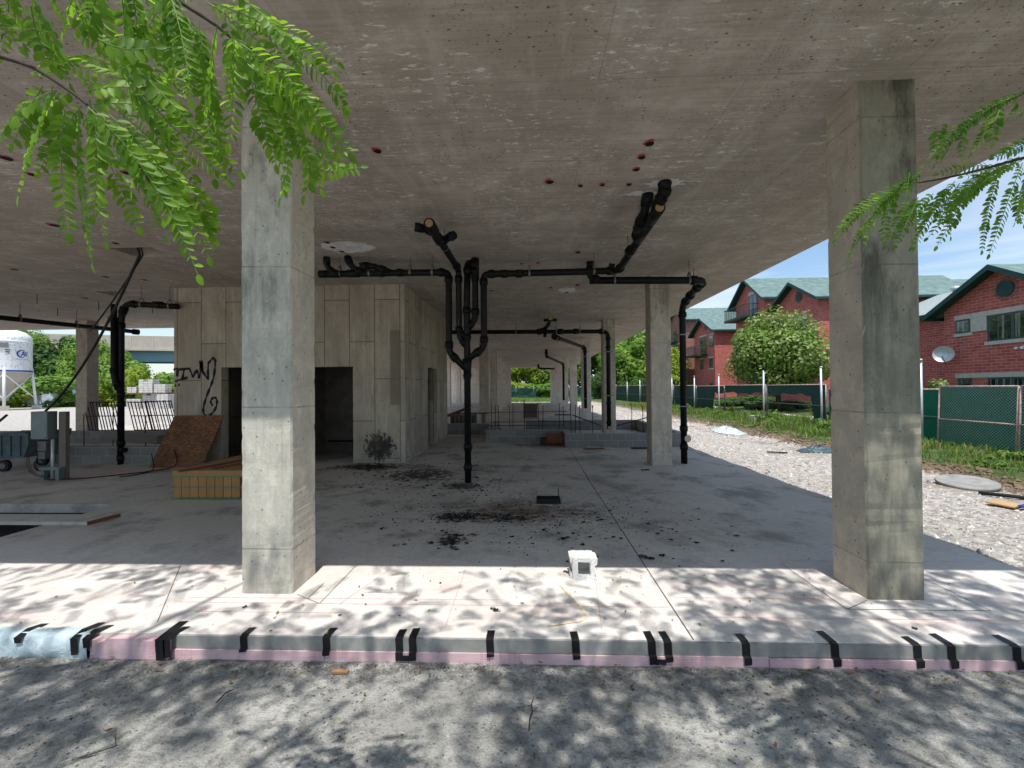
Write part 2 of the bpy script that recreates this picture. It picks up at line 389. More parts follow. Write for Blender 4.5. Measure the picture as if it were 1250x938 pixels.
def m_wood(name, a, b):
    s = NT(name); p = s.pos(); g = s.noise(s.map(p, (14,14,1.2)), 2., 5, .6, .4)
    isl = s.n('ShaderNodeNewGeometry').outputs['Random Per Island']
    c = s.mix(s.math('ADD', s.math('MULTIPLY', g, .7), s.math('MULTIPLY', isl, .3)), a, b)
    s.bump(g, .2, .003); return s.done(c, .75)

def m_cmu():
    s = NT('block_masonry'); p = s.pos(); x, y, z = s.xyz(p)[0:3]
    ny = s.xyz(s.n('ShaderNodeNewGeometry').outputs['Normal'])[1]; isf = s.ramp(s.math('ABSOLUTE', ny), .4, .6)
    hx = s.math('ADD', s.math('MULTIPLY', x, isf), s.math('MULTIPLY', y, s.math('SUBTRACT', 1., isf)))
    br = s.n('ShaderNodeTexBrick', {'Vector': s.comb(hx, s.math('ADD', z, .001), 0.), 'Color1': (.20,.20,.19,1), 'Color2': (.27,.265,.255,1), 'Mortar': (.40,.39,.37,1), 'Scale': 1., 'Mortar Size': .006, 'Brick Width': .406, 'Row Height': .2033}, offset=.5)
    c = s.mix(s.ramp(s.noise(p, 40, 4, .7), .4, .7, .35, 0), br.outputs['Color'], (.12,.12,.115))
    c = s.mix(s.ramp(s.noise(p, 2, 4), .5, .7, 0, .4), c, (.15,.14,.125))
    s.bump(s.noise(p, 60, 3), .5, .004); return s.done(c, .95)

def m_plastic(name, a, b, rough=.35):
    s = NT(name); p = s.pos(); f = s.noise(p, 6, 6, .6, .8)
    s.bump(f, .7, .03); return s.done(s.mix(s.ramp(f, .35, .65), a, b), rough)

def m_foam():
    s = NT('pink_foam'); p = s.pos(); x, y, z = s.xyz(p)[0:3]
    c = s.mix(s.ramp(s.noise(s.map(p,(1,1,4)), 4, 4), .35, .65), (.52,.35,.37), (.62,.44,.46))
    c = s.mix(s.ramp(s.noise(s.map(p,(.3,1,30)), 5, 2), .62, .66, 0, .35), c, (.42,.25,.30))
    blk = s.math('MULTIPLY', s.ramp(s.math('FRACT', s.math('MULTIPLY', x, .83)), .70, .71, 0, 1), s.ramp(s.math('FRACT', s.math('MULTIPLY', z, 55)), .45, .5, 0, 1))
    c = s.mix(s.math('MULTIPLY', blk, s.math('MULTIPLY', s.ramp(s.noise(s.map(p, (40,1,1)), 1.5, 2), .48, .56), .30)), c, (.50,.05,.16))
    return s.done(c, .6)

def m_silo():
    s = NT('silo_paint'); p = s.pos(); z = s.xyz(p)[2]
    c = s.mix(s.ramp(s.noise(s.map(p,(2,2,.4)), 1.5, 6, .7), .52, .68, 0, .55), (.74,.75,.76), (.45,.40,.34))
    c = s.mix(s.ramp(s.noise(s.map(p,(3,3,1.5)), 1.8, 6, .8), .55, .62, 0, .8), c, (.30,.20,.13))
    return s.done(c, .5)

def m_glass():
    s = NT('window_glass'); f = s.noise(s.pos(), 1.1, 4)
    c = s.mix(s.ramp(f, .45, .65), (.012,.018,.018), (.07,.10,.085)); c = s.mix(s.ramp(s.noise(s.map(s.pos(), (1,7,.25)), 1.3, 3), .54, .6, 0, .7), c, (.26,.28,.25)); s.b.inputs['Specular IOR Level'].default_value = 1.; return s.done(c, .06)

M = {}
M['ceiling'] = m_ceiling(); M['floor'] = m_floor(); M['ground'] = m_ground(); M['core'] = m_core(); M['cmu'] = m_cmu(); M['corein'] = plain('core_inside', (.16,.14,.12), .9, 0, .25, 3, .3)  # core_inside: darker concrete copy, puts the shade of the openings into the colour
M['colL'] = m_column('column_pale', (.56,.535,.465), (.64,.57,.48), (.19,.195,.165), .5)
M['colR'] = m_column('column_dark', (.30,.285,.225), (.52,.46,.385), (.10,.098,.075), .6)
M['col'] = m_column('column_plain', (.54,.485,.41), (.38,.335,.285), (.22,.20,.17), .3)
M['colfar'] = m_column('column_far', (.68,.62,.56), (.66,.60,.54), (.44,.40,.35), .3)  # paler copy, daylight at the far end put into the colour
M['edge'] = plain('slab_edge', (.25,.25,.235), .9, 0, .25, 5, .4)
M['pipe'] = plain('cast_iron', (.007,.007,.0075), .5, 0, .35, 9, .2); M['pipe'].node_tree.nodes['Principled BSDF'].inputs['Specular IOR Level'].default_value = .22
M['pipelab'] = plain('pipe_print', (.20,.19,.17), .6, 0, .6, 90, 0)
M['steel'] = plain('zinc_steel', (.20,.20,.20), .45, .6, .2, 8)
M['brass'] = plain('brass_cap', (.42,.30,.13), .5, .4, .2, 12)
M['copper'] = plain('red_cap', (.30,.085,.045), .5, .2, .3, 12)
M['galv'] = plain('galvanised', (.52,.55,.57), .45, .35, .15, 5)
M['rustrail'] = plain('rusty_rail', (.42,.30,.26), .7, .1, .45, 14)
M['rebar'] = plain('rebar', (.05,.035,.028), .8, .2, .4, 20)
M['orange'] = plain('orange_cap', (.62,.20,.06), .55, 0, .15, 10)
M['hole'] = plain('hole_dark', (.012,.009,.009), .9, 0, .3, 20)
M['pinkpaint'] = plain('pink_paint', (.50,.06,.10), .7, 0, .35, 30, 0)
M['white_patch'] = plain('pale_patch', (.80,.78,.75), .85, 0, .22, 6)
M['tape'] = plain('black_tape', (.010,.010,.012), .38, 0, .4, 10, .3)
M['joint'] = plain('joint_line', (.07,.062,.055), .95, 0, .4, 6, 0)
M['chalk'] = plain('red_chalk', (.60,.33,.32), .95, 0, .3, 14, 0)
M['orangechalk'] = plain('orange_spray', (.68,.52,.34), .95, 0, .4, 20, 0)
M['foam'] = m_foam(); M['wrap'] = m_plastic('pale_wrap', (.34,.44,.48), (.56,.66,.69), .3)
M['clearwrap'] = m_plastic('crumpled_sheet', (.36,.45,.48), (.66,.72,.73), .3); M['tarp'] = m_plastic('dark_tarp', (.02,.05,.06), (.08,.13,.15), .4)
M['block'] = plain('pale_block', (.66,.65,.62), .95, 0, .15, 30, .8)
M['osb'] = m_osb(); M['pine'] = m_wood('pine_boards', (.30,.145,.05), (.46,.25,.095)); M['greywood'] = m_wood('grey_wood', (.11,.095,.08), (.22,.19,.16)); M['redwood'] = m_wood('red_wood', (.12,.045,.025), (.24,.10,.06)); M['palewood'] = m_wood('pale_wood', (.45,.36,.27), (.62,.52,.40))
M['greenband'] = plain('green_strap', (.08,.22,.12), .5, 0, .1, 8)
M['cart'] = plain('cart_green', (.075,.11,.115), .7, .1, .3, 6)
M['rubber'] = plain('rubber', (.02,.02,.02), .85, 0, .2, 12)
M['wheelgrey'] = plain('wheel_rim', (.14,.14,.14), .6, .2, .2, 12)
M['ebox'] = plain('grey_enclosure', (.16,.20,.20), .5, .2, .1, 5)
M['cable'] = plain('black_cable', (.012,.012,.012), .5, 0, .2, 9, 0); M['redcable'] = plain('red_cable', (.07,.015,.012), .5, 0, .2, 9, 0)
M['soot'] = plain('charred_flake', (.012,.012,.013), .75, 0, .4, 30, .3)
M['spray'] = plain('black_spray', (.012,.012,.014), .7, 0, .3, 12, 0)
M['stone'] = plain('limestone_trim', (.46,.43,.38), .85, 0, .12, 5); M['gtrim'] = plain('dark_green_trim', (.010,.050,.046), .5, 0, .15, 3, 0)
M['frame'] = plain('window_frame', (.055,.075,.07), .5, 0, .1, 4, 0); M['glass'] = m_glass(); M['shingle'] = m_shingle(); M['shinglegrey'] = plain('grey_shingle', (.27,.31,.31), .9, 0, .25, 9, .3)
M['brick'] = m_brick('red_brick', (.40,.078,.07), (.54,.13,.105), (.50,.30,.25)); M['brick2'] = m_brick('brown_brick', (.26,.11,.085), (.34,.16,.12))
M['white'] = plain('white_paint', (.72,.73,.74), .5, 0, .08, 6, 0)
M['bark'] = plain('bark', (.06,.045,.035), .9, 0, .35, 14, .5); M['twig'] = plain('twig', (.045,.032,.026), .8, 0, .3, 30, .2); M['greenstem'] = plain('green_stem', (.16,.26,.05), .6, 0, .2, 30, 0)
M['leaf'] = m_leaf('locust_leaf', (.030,.10,.010), (.24,.40,.03), (.46,.80,.05), .50, .50, 9.0, .25)
M['leafcrown'] = m_leaf('locust_crown_leaf', (.04,.10,.015), (.09,.18,.03), (.10,.28,.02), .3, .5)
M['leafR'] = m_leaf('locust_leaf_shade', (.035,.10,.015), (.24,.40,.045), (.34,.66,.05), .50, .55, 6.0, .25)
M['far1'] = m_leaf('far_leaf_mid', (.08,.17,.03), (.30,.44,.09), (.30,.60,.09), .42, .6, .5, .25)
M['far2'] = m_leaf('far_leaf_dark', (.03,.08,.02), (.12,.21,.045), (.12,.28,.04), .38, .6, .5, .25)
M['far3'] = m_leaf('far_leaf_yellow', (.17,.26,.03), (.38,.46,.07), (.42,.62,.08), .42, .6, .6, .25)
M['round'] = m_leaf('linden_leaf', (.035,.08,.015), (.38,.48,.13), (.32,.54,.08), .36, .5, 2.6, .5)  # dark end of the range stands in for shade inside the crown
M['grass'] = m_leaf('grass_blade', (.08,.16,.03), (.27,.38,.10), (.26,.50,.08), .40, .6, 2.0, .2)
M['drygrass'] = m_leaf('dry_grass', (.22,.17,.09), (.36,.29,.16), (.30,.25,.12), .3, .7, 2.0, .1)
M['screen'] = m_leaf('green_windscreen', (.008,.12,.085), (.012,.16,.11), (.02,.24,.16), .25, .6, .8, .2)
M['screenfar'] = m_leaf('dark_windscreen', (.012,.05,.045), (.03,.085,.075), (.02,.09,.07), .25, .6, .8, .2)
M['gravel'] = None
s = NT('crushed_stone'); isl = s.n('ShaderNodeNewGeometry').outputs['Random Per Island']; M['gravel'] = s.done(s.mix(isl, (.15,.14,.125), (.64,.60,.56)), .9)
s = NT('dark_pebble'); isl = s.n('ShaderNodeNewGeometry').outputs['Random Per Island']; M['pebble'] = s.done(s.mix(isl, (.03,.03,.03), (.40,.385,.36)), .9)
M['bridge'] = plain('bridge_concrete', (.42,.38,.32), .9, 0, .15, .5, 0); M['bluebeam'] = plain('blue_steel', (.20,.33,.38), .6, 0, .08, .4, 0)
M['paleblue'] = plain('wrapped_goods', (.42,.50,.58), .5, 0, .4, 1.2, 0); M['rubble'] = plain('grey_blocks', (.48,.46,.44), .9, 0, .22, 3, .5)
M['blue'] = plain('logo_blue', (.02,.05,.30), .5, 0, .1, 5, 0); M['logored'] = plain('logo_red', (.4,.03,.05), .5, 0, .1, 5, 0); M['redpaint'] = plain('red_canopy', (.22,.01,.015), .6, 0, .1, 5, 0)
M['cardboard'] = plain('cardboard', (.42,.28,.14), .8, 0, .15, 8)
M['wheat'] = M['palewood']

# ------------------------------------------------------------------ ground, floor, ceiling
def hn(x, y):   # cheap smooth noise
    return (math.sin(x*1.7+y*.9)+math.sin(x*.6-y*2.3+1.3)+math.sin(x*3.1+y*2.7+.4)*.5+math.sin(x*7.3-y*5.1)*.25)/2.75
def bankx(y): return 8.55 + .28*hn(0, y*1.1) + (.25 if y > 15 else 0) + .12*math.sin(y*2.9) - max(0, 9.5-y)*.12
def ground_z(x, y):
    z = G + .012*hn(x*1.3, y*1.3)
    if -20 < x < 4.7 and y > 2.9 and y < 54: return G-.02
    if x > 4.6: z += .02*hn(x*2.2, y*2.2)
    b = bankx(y)
    if x > b and y > -10:
        t = min(1, (x-b)/.55); t = t*t*(3-2*t)
        z += t*((.20 if y < 13.5 else .27)+.04*hn(x*2, y*2)) + min(.4, max(0, x-b-1)*.03)
    return z
def frange(a, b, st):
    out = []; v = a
    while v < b-1e-6: out.append(v); v += st
    return out
xs = [-400,-200,-120,-80,-50,-35,-25,-20.5,-20,-12,-8] + frange(-7, 4.2, .45) + [4.6,4.7] + frange(4.85, 12.5, .09) + [12.9,13.5,14.5,16,18,21,26,34,50,80,150,400]
ys = [-60,-30,-15,-8,-4,-2] + frange(-1, 2.88, .3) + [2.89,2.98] + frange(3.1, 16, .14) + frange(16, 30, .35) + frange(30, 54, 1.5) + [54,54.5,60,70,90,130,220,500]
bm = bmesh.new(); gv = [[bm.verts.new((x, y, ground_z(x, y))) for y in ys] for x in xs]
for i in range(len(xs)-1):
    for j in range(len(ys)-1): bm.faces.new((gv[i][j], gv[i+1][j], gv[i+1][j+1], gv[i][j+1])).smooth = True
ground = tag(obj('ground', bm, M['ground']), kind='structure')

# floor slab with the open service pit at the left
bm = bmesh.new()
plate(bm, [-21., 4.64], [2.98, 52.3], [(-10.6, -6.40, 4.25, 6.36)], G+.012, 0., lambda u, v, t: (u, v, t))
bmesh.ops.delete(bm, geom=[f for f in bm.faces if abs(f.calc_center_median().z-(G+.012)) < 1e-4], context='FACES')
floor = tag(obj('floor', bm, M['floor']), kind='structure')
bm = bxs((-10.6,-6.40,4.25,6.36,G+.002,G+.012)); obj('pit_bed', bm, M['hole'], floor)
obj('slab_edge', bxs((-2.56, 4.64, 2.962, 2.979, -.0925, -.004)), M['edge'], floor)
bm = bxs((4.641, 4.66, 2.98, 15.0, G+.01, -.012)); obj('edge_liner', bm, M['rubber'], floor)
# saw cut and isolation joints round the two front columns
def strip(bm, a, b, w, z):
    a = Vector((a[0],a[1],z)); b = Vector((b[0],b[1],z)); d = (b-a).normalized(); n = Vector((-d.y, d.x, 0))*w/2
    poly(bm, (a-n, b-n, b+n, a+n))
bm = bmesh.new()
strip(bm, (1.13, 2.985), (1.14, 7.3), .009, .003); strip(bm, (1.14, 7.3), (1.19, 12.4), .012, .003)
for (a, b) in (((2.48,3.42),(2.48,4.3)),((2.48,3.42),(3.56,3.42)),((3.56,3.42),(3.56,4.1)),((2.48,3.42),(2.74,3.56)),
               ((-1.72,3.42),(-1.72,4.15)),((-1.99,3.57),(-1.72,3.42)),((-1.86,3.50),(-1.86,3.78)),((-2.82,3.12),(-3.5,4.14))):
    strip(bm, a, b, .005, .003)
obj('floor_joint', bm, M['joint'], floor)
bm = bmesh.new()
for (a, b) in (((-2.9,3.42),(1.1,3.42)),((-2.9,3.50),(-.2,3.51)),((-2.7,3.28),(-1.4,3.28)),((-1.55,3.42),(-1.35,4.1)),((-1.45,3.62),(-1.05,3.62)),((-1.05,3.62),(-1.05,3.45)),((.62,4.1),(.52,3.1)),((1.3,3.28),(4.4,3.28)),((2.0,3.55),(1.6,4.7)),((-.62,3.1),(-.62,4.1)),((2.2,4.35),(4.5,4.36)),((2.2,4.7),(4.5,4.7)),((1.2,3.58),(2.4,3.58))):
    strip(bm, a, b, .004, .0045)
obj('chalk_line', bm, M['chalk'], floor)
bm = bmesh.new()
for (a, b) in (((.27,3.78),(.33,3.6)),((.33,3.6),(.40,3.43)),((.40,3.43),(.44,3.27)),((.44,3.27),(.38,3.20)),((.38,3.20),(.27,3.17)),((.27,3.17),(.13,3.13))):
    strip(bm, a, b, .017, .006)
obj('orange_mark', bm, M['orangechalk'], floor)

# ceiling slab with hatches
bm = bmesh.new()
hol = [(-7.30,-6.56,7.12,7.64), (-10.85,-10.1,10.2,10.75)]
plate(bm, [-30., -9.5, 5.17], [2.505, 16.3], hol, H, H+.32, lambda u, v, t: (u, v, t))
box(bm, -9.5, 5.17, 16.3, 52.3, H, H+.32)
ceiling = tag(obj('ceiling', bm, M['ceiling']), kind='structure')
bm = bmesh.new()
box(bm, -7.3, -6.56, 7.12, 7.64, H+.325, H+.34); box(bm, -10.85, -10.1, 10.2, 10.75, H+.325, H+.34)
obj('hatch_cover', bm, M['greywood'], ceiling)

def splat(bm, cx, cy, rx, ry, z, n=18, j=.25):
    poly(bm, [(cx+rx*math.cos(a)*(1+random.uniform(-j,j)), cy+ry*math.sin(a)*(1+random.uniform(-j,j)), z) for a in [2*math.pi*k/n for k in range(n)]][::-1])
bm = bmesh.new()
splat(bm, -3.15, 7.33, .46, .30, H-.003, 30, .10)
splat(bm, 1.72, 5.27, .22, .12, H-.003, 26, .3); splat(bm, 1.5, 5.52, .20, .07, H-.004, 26, .35)
splat(bm, 1.05, 10.9, .22, .30, H-.003, 22, .25)
obj('pale_patch', bm, M['white_patch'], ceiling)
sleeves = [(1.28,4.39,.055),(1.27,4.65,.045),(1.28,4.91,.042),(1.28,5.27,.036),(.95,5.26,.034),(.68,5.27,.034),(.29,5.15,.055),(-1.56,4.38,.05),(.96,7.87,.05),(-.1,8.52,.04),(.23,8.48,.04),(-3.39,7.07,.05),(-3.41,7.32,.05),(-3.35,7.55,.05),(-5.57,4.31,.06),(-5.08,4.30,.05),(-5.69,4.65,.05),(-4.59,4.67,.045),(-7.11,6.09,.07),(-10.46,8.24,.07),(-6.95,6.89,.05),(-.91,10.82,.05),(1.24,10.37,.06),(1.05,11.15,.06),(-11.83,10.88,.08),(-9.2,8.9,.06),(-8.6,9.2,.06),(.6,10.6,.05)]
for (x, y, r) in sleeves:
    bm = bmesh.new(); splat(bm, x-.008, y-.012, r*1.0, r*1.12, H-.006, 12, .25)
    o = obj('pink_sleeve_mark', bm, M['pinkpaint'], ceiling)
    bm = bmesh.new(); splat(bm, x, y, r*.80, r*.80, H-.009, 20, .03); sub_o = obj('sleeve_shade_disc', bm, M['hole'], o)  # flat dark disc painted for the shade inside the sleeve

# ------------------------------------------------------------------ slab edge insulation, tape
o = thing('foam_board', (-2.9, 2.95, G), 'pink foam insulation board standing full height against the slab edge with a chipped top', 'foam board')
bm = bmesh.new(); prism(bm, [(-3.14,2.925,G-.02),(-2.57,2.925,G-.02),(-2.57,2.925,-.006),(-2.66,2.925,-.004),(-2.68,2.925,-.022),(-2.74,2.925,-.026),(-2.78,2.925,-.006),(-3.02,2.925,-.010),(-3.03,2.925,-.035),(-3.09,2.925,-.045),(-3.10,2.925,-.02),(-3.14,2.925,-.02)], (0,.052,0)); wobj('board', bm, M['foam'], o)
o = thing('foam_board', (0, 2.95, G), 'long pink foam insulation strip below the grey slab edge', 'foam board')
bm = bmesh.new()
cuts = [-2.56,-1.45,-.28,.93,1.62,2.62,3.62,4.6]
for a, b in zip(cuts, cuts[1:]):
    d = random.uniform(-.004,.004); box(bm, a+.002, b-.002, 2.948+d, 2.9605, G-.02, -.094+d)
wobj('board', bm, M['foam'], o)
# wrapped end
bm = bmesh.new(); N = 40
rows = []
for j, (yy, zz) in enumerate(((3.02,.012),(2.95,.010),(2.925,-.01),(2.91,-.08),(2.915,-.14),(2.92,G-.01))):
    rows.append([bm.verts.new((-5.2+(2.05)*i/N, yy+.012*hn(i*.9, j*2.1), zz+.006*hn(i*1.3+4, j*3))) for i in range(N+1)])
for j in range(5):
    for i in range(N): bm.faces.new((rows[j][i], rows[j+1][i], rows[j+1][i+1], rows[j][i+1]))
o = tag(obj('plastic_wrap', bm, M['wrap'], smooth=True), 'pale blue plastic sheet wrapped over the left end of the slab edge', 'plastic sheet')

tapes = [(-3.66,.12,.05,0),(-3.24,.15,.14,0),(-3.15,.11,.08,.15),(-2.61,.19,.17,-.1),(-2.56,.10,.15,.2),(-2.04,.10,.12,0),(-1.44,.11,.14,.06),(-.92,.10,.17,0),(-.825,.12,.17,0),(-.28,.10,.13,.03),(.315,.10,.14,-.05),(.835,.12,.17,0),(.945,.12,.15,-.04),(1.47,.10,.165,-.02),(2.06,.16,.165,0),(2.60,.09,.165,0),(2.82,.14,.165,.02),(3.24,.13,.165,0)]
TL = ['first tape strip from the left, short, over the pale blue wrap','long tape strip on the right end of the blue wrap','tape strip on the joint between the blue wrap and the pink board','wide doubled tape strip at the right end of the full pink board','short tape strip crossing the doubled one beside the full pink board','tape strip below the left column, cut short over the pink foam','lone tape strip just right of the left column','left of the two close tape strips joined by a crosspiece in a U','right of the two close tape strips joined by a crosspiece in a U','lone short tape strip left of the hollow block','tape strip straight in front of the hollow block','left of the paired tape strips below the floor joint line','right shorter one of the paired tape strips below the floor joint line','lone tape strip just right of the floor joint line','long tape strip just left of the right column','tape strip below the right column, left one of two','tape strip below the right column, right one of two','last tape strip at the right end of the slab edge']
for (x, back, down, tw), lb in zip(tapes, TL):
    t = thing('tape_strip', (x, 2.97, 0), 'black ' + lb, 'tape', 'black tape strips over the slab edge')
    w = .027 if x not in (-2.61,) else .034
    f = 2.958 if x > -2.55 else 2.905
    bm = bmesh.new(); sh = tw*back; z = .006
    if x < -3.1: z = .022
    back *= .78; sh = tw*back
    P = [[(x-w+sh, 2.985+back, .004), (x+w+sh, 2.985+back+.006, .004)], [(x-w, 2.985, z), (x+w, 2.985, z)], [(x-w, f, -.003), (x+w, f, -.003)]]
    if down > .10: P.append([(x-w+.004, f, -.085), (x+w+.004, f, -.085)]); P.append([(x-w+.006, min(f, 2.938), -.092), (x+w+.004, min(f, 2.938), -.092)])
    P.append([(x-w+.008, min(f, 2.938) if down > .1 else f, -down*.86), (x+w+.004, min(f, 2.938) if down > .1 else f, -down*.86+.006)])
    vs = [[bm.verts.new(q) for q in pr] for pr in P]
    for a, b in zip(vs, vs[1:]): bm.faces.new((a[0], b[0], b[1], a[1]))
    wobj('strip', bm, M['tape'], t)
    if lb.startswith(('right of the two', 'right shorter')):
        dx = x - (.047 if 'two' in lb else .055)
        wobj('crosspiece', bxs((dx-.035, dx+.035, 2.932, 2.9365, -.141, -.105)), M['tape'], t)

# ------------------------------------------------------------------ columns
def column(x0, y0, w, d, m, label, chamf=.015, name='concrete_column'):
    bm = bmesh.new()
    c = chamf; pts = [(x0+c,y0,-.02),(x0+w-c,y0,-.02),(x0+w,y0+c,-.02),(x0+w,y0+d-c,-.02),(x0+w-c,y0+d,-.02),(x0+c,y0+d,-.02),(x0,y0+d-c,-.02),(x0,y0+c,-.02)]
    prism(bm, pts, (0,0,H+.03))
    bmesh.ops.subdivide_edges(bm, edges=[e for e in bm.edges if abs((e.verts[0].co-e.verts[1].co).z) > 2], cuts=90)
    for v in bm.verts:
        if .0 < v.co.z < 4.2:
            k = .0005 if y0 < 5 else .0008; v.co.x += k*random.uniform(-1,1); v.co.y += k*random.uniform(-1,1)
            if y0 < 5 and random.random() < .22:
                q = random.uniform(0,.011)*random.random(); v.co.x += q if v.co.x < x0+w/2 else -q; v.co.y += q if v.co.y < y0+d/2 else -q
    t = thing(name, (x0+w/2, y0+d/2, 0), label, 'column', 'concrete columns')
    wobj('shaft', bm, m, t); return t
ordn = ['front','second','third','fourth','fifth','sixth','seventh','eighth','ninth']
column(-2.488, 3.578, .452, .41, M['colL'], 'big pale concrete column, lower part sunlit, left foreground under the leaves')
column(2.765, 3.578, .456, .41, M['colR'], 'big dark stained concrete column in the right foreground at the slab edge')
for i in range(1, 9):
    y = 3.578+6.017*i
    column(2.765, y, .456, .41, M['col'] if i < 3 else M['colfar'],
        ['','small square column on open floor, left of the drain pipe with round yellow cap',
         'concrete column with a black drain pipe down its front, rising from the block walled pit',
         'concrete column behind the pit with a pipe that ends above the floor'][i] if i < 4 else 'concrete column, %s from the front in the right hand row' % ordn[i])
for i in range(3, 9):
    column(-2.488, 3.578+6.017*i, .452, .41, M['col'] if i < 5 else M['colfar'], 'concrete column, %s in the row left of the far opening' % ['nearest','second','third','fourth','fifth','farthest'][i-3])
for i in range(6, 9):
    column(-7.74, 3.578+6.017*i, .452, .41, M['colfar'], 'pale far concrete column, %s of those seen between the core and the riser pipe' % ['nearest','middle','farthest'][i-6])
column(-15.80, 14.2, .42, .42, M['col'], 'concrete column at the far left among the rebar mats, by the silo')

# back wall of the hall (behind the pit, daylight on it)
o = thing('concrete_wall', (-5.5, 51.9, 0), 'pale formed concrete wall at the far end left of the opening', 'wall')
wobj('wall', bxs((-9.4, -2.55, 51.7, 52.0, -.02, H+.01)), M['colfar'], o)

# ------------------------------------------------------------------ core
core = thing('concrete_core', (-5.8, 12.5, 0), 'large formed concrete core box with dark door openings, graffiti at its left end', 'core wall')
bm = bmesh.new()
plate(bm, [-8.62,-2.93], [-.01, H+.01], [(-7.44,-6.5,-.01,2.32),(-5.25,-4.19,-.01,2.31)], 10.0, 10.25, lambda u, v, t: (u, t, v))
plate(bm, [10.252,15.3], [-.01, H+.01], [(12.35,13.55,-.01,2.39)], -2.93, -3.18, lambda u, v, t: (t, u, v))
box(bm, -8.62, -8.37, 10.252, 15.3, -.01, H+.01); box(bm, -8.368, -3.182, 15.05, 15.3, -.01, H+.01)
wobj('wall', bm, M['core'], core)
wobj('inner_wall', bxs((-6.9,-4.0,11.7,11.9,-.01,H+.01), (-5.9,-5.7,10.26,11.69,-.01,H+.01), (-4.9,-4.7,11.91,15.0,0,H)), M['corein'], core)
bm = bxs((-4.86,-4.62,11.60,11.695,1.98,2.24), (-4.88,-4.60,11.60,11.695,.10,.42), (-5.6,-4.0,11.62,11.695,.30,.34)); wobj('form_bracket', bm, M['hole'], core)
# graffiti sprayed on the core
g = [[(-8.63,2.27),(-8.52,2.33),(-8.54,2.11)],[(-8.49,2.28),(-8.24,2.30)],[(-8.36,2.29),(-8.38,2.17),(-8.41,2.05)],[(-8.59,1.99),(-8.44,2.04),(-8.27,2.08)],
     [(-8.24,2.32),(-8.17,2.17),(-8.13,2.07),(-8.09,2.20),(-8.05,2.28),(-8.01,2.16),(-7.98,2.04),(-7.95,2.28),(-7.92,2.5)],
     [(-7.98,2.49),(-7.94,2.36),(-7.90,2.23),(-7.83,2.12),(-7.76,2.04)],[(-7.76,2.02),(-7.765,2.24),(-7.755,2.44),(-7.68,2.50),(-7.62,2.57),(-7.58,2.5),(-7.59,2.30),(-7.62,2.10),(-7.67,1.93),(-7.73,1.79),(-7.81,1.60),(-7.86,1.43),(-7.89,1.30),(-7.87,1.18),(-7.79,1.13),(-7.70,1.17),(-7.62,1.25),(-7.55,1.38),(-7.54,1.49),(-7.56,1.57),(-7.61,1.60),(-7.67,1.56),(-7.70,1.49),(-7.68,1.43),(-7.64,1.40)],
     [(-8.60,1.89),(-8.56,1.885)],[(-8.51,1.91),(-8.47,1.90)],[(-7.92,2.46),(-7.90,2.2)]]
bm = bmesh.new()
for st in g:
    pts = [Vector((x, 9.9965, z)) for x, z in st]; path, _m = round_path(pts, .06, 3) if len(pts) > 2 else (pts, 0)
    n = len(path); prev = None
    for i, p in enumerate(path):
        t = (path[min(i+1,n-1)]-path[max(i-1,0)]).normalized(); nn = Vector((-t.z, 0, t.x)); w = .027*(1+.35*math.sin(i*1.1+len(st)))
        a, b = bm.verts.new(p+nn*w), bm.verts.new(p-nn*w)
        if prev: bm.faces.new((prev[0], prev[1], b, a))
        prev = (a, b)
wobj('graffiti', bm, M['spray'], core)

# low block walls of the pits
def cmu(name, label, *bxa):
    c = bxa[0]; t = thing(name, ((c[0]+c[1])/2, (c[2]+c[3])/2, 0), label, 'block wall', 'low grey block walls')
    wobj('blocks', bxs(*bxa), M['cmu'], t); return t
cmu('block_wall', 'low grey block wall behind the small column, nearest pit wall on the right', (1.09,4.62,12.5,12.7,-.005,.407), (1.09,1.29,12.702,13.6,-.005,.407))
cmu('block_wall', 'low grey block wall left of centre with orange capped rebar behind it', (-1.38,1.28,13.62,13.82,-.005,.409), (-1.38,-1.18,13.822,17.6,-.005,.409))
cmu('block_wall', 'back wall of the block pit behind the drain pipe column', (-.1,4.62,17.62,17.82,-.005,.405), (4.42,4.62,12.72,17.6,-.005,.405))
cmu('block_wall', 'short low block wall tucked behind the right corner of the core', (-4.3,-1.5,16.2,16.4,-.005,.407))
cmu('block_wall', 'low dark block wall behind the electrical box and cart on the left', (-11.5,-8.66,9.86,10.06,-.005,.42), (-14.8,-12.1,10.4,10.6,-.005,.41))
cmu('block_wall', 'long back block ledge under the leaning rebar mats', (-21,-8.7,14.0,14.2,-.005,.41))
o = thing('timber_beam', (-10.9, 11.4, .4), 'grey wooden beam lying slanted across the left pit walls', 'beam')
bm = bmesh.new(); obox(bm, (-10.9,11.2,.52), (3.4,.14,.22), (0,0,-.45)); wobj('beam', bm, M['greywood'], o)

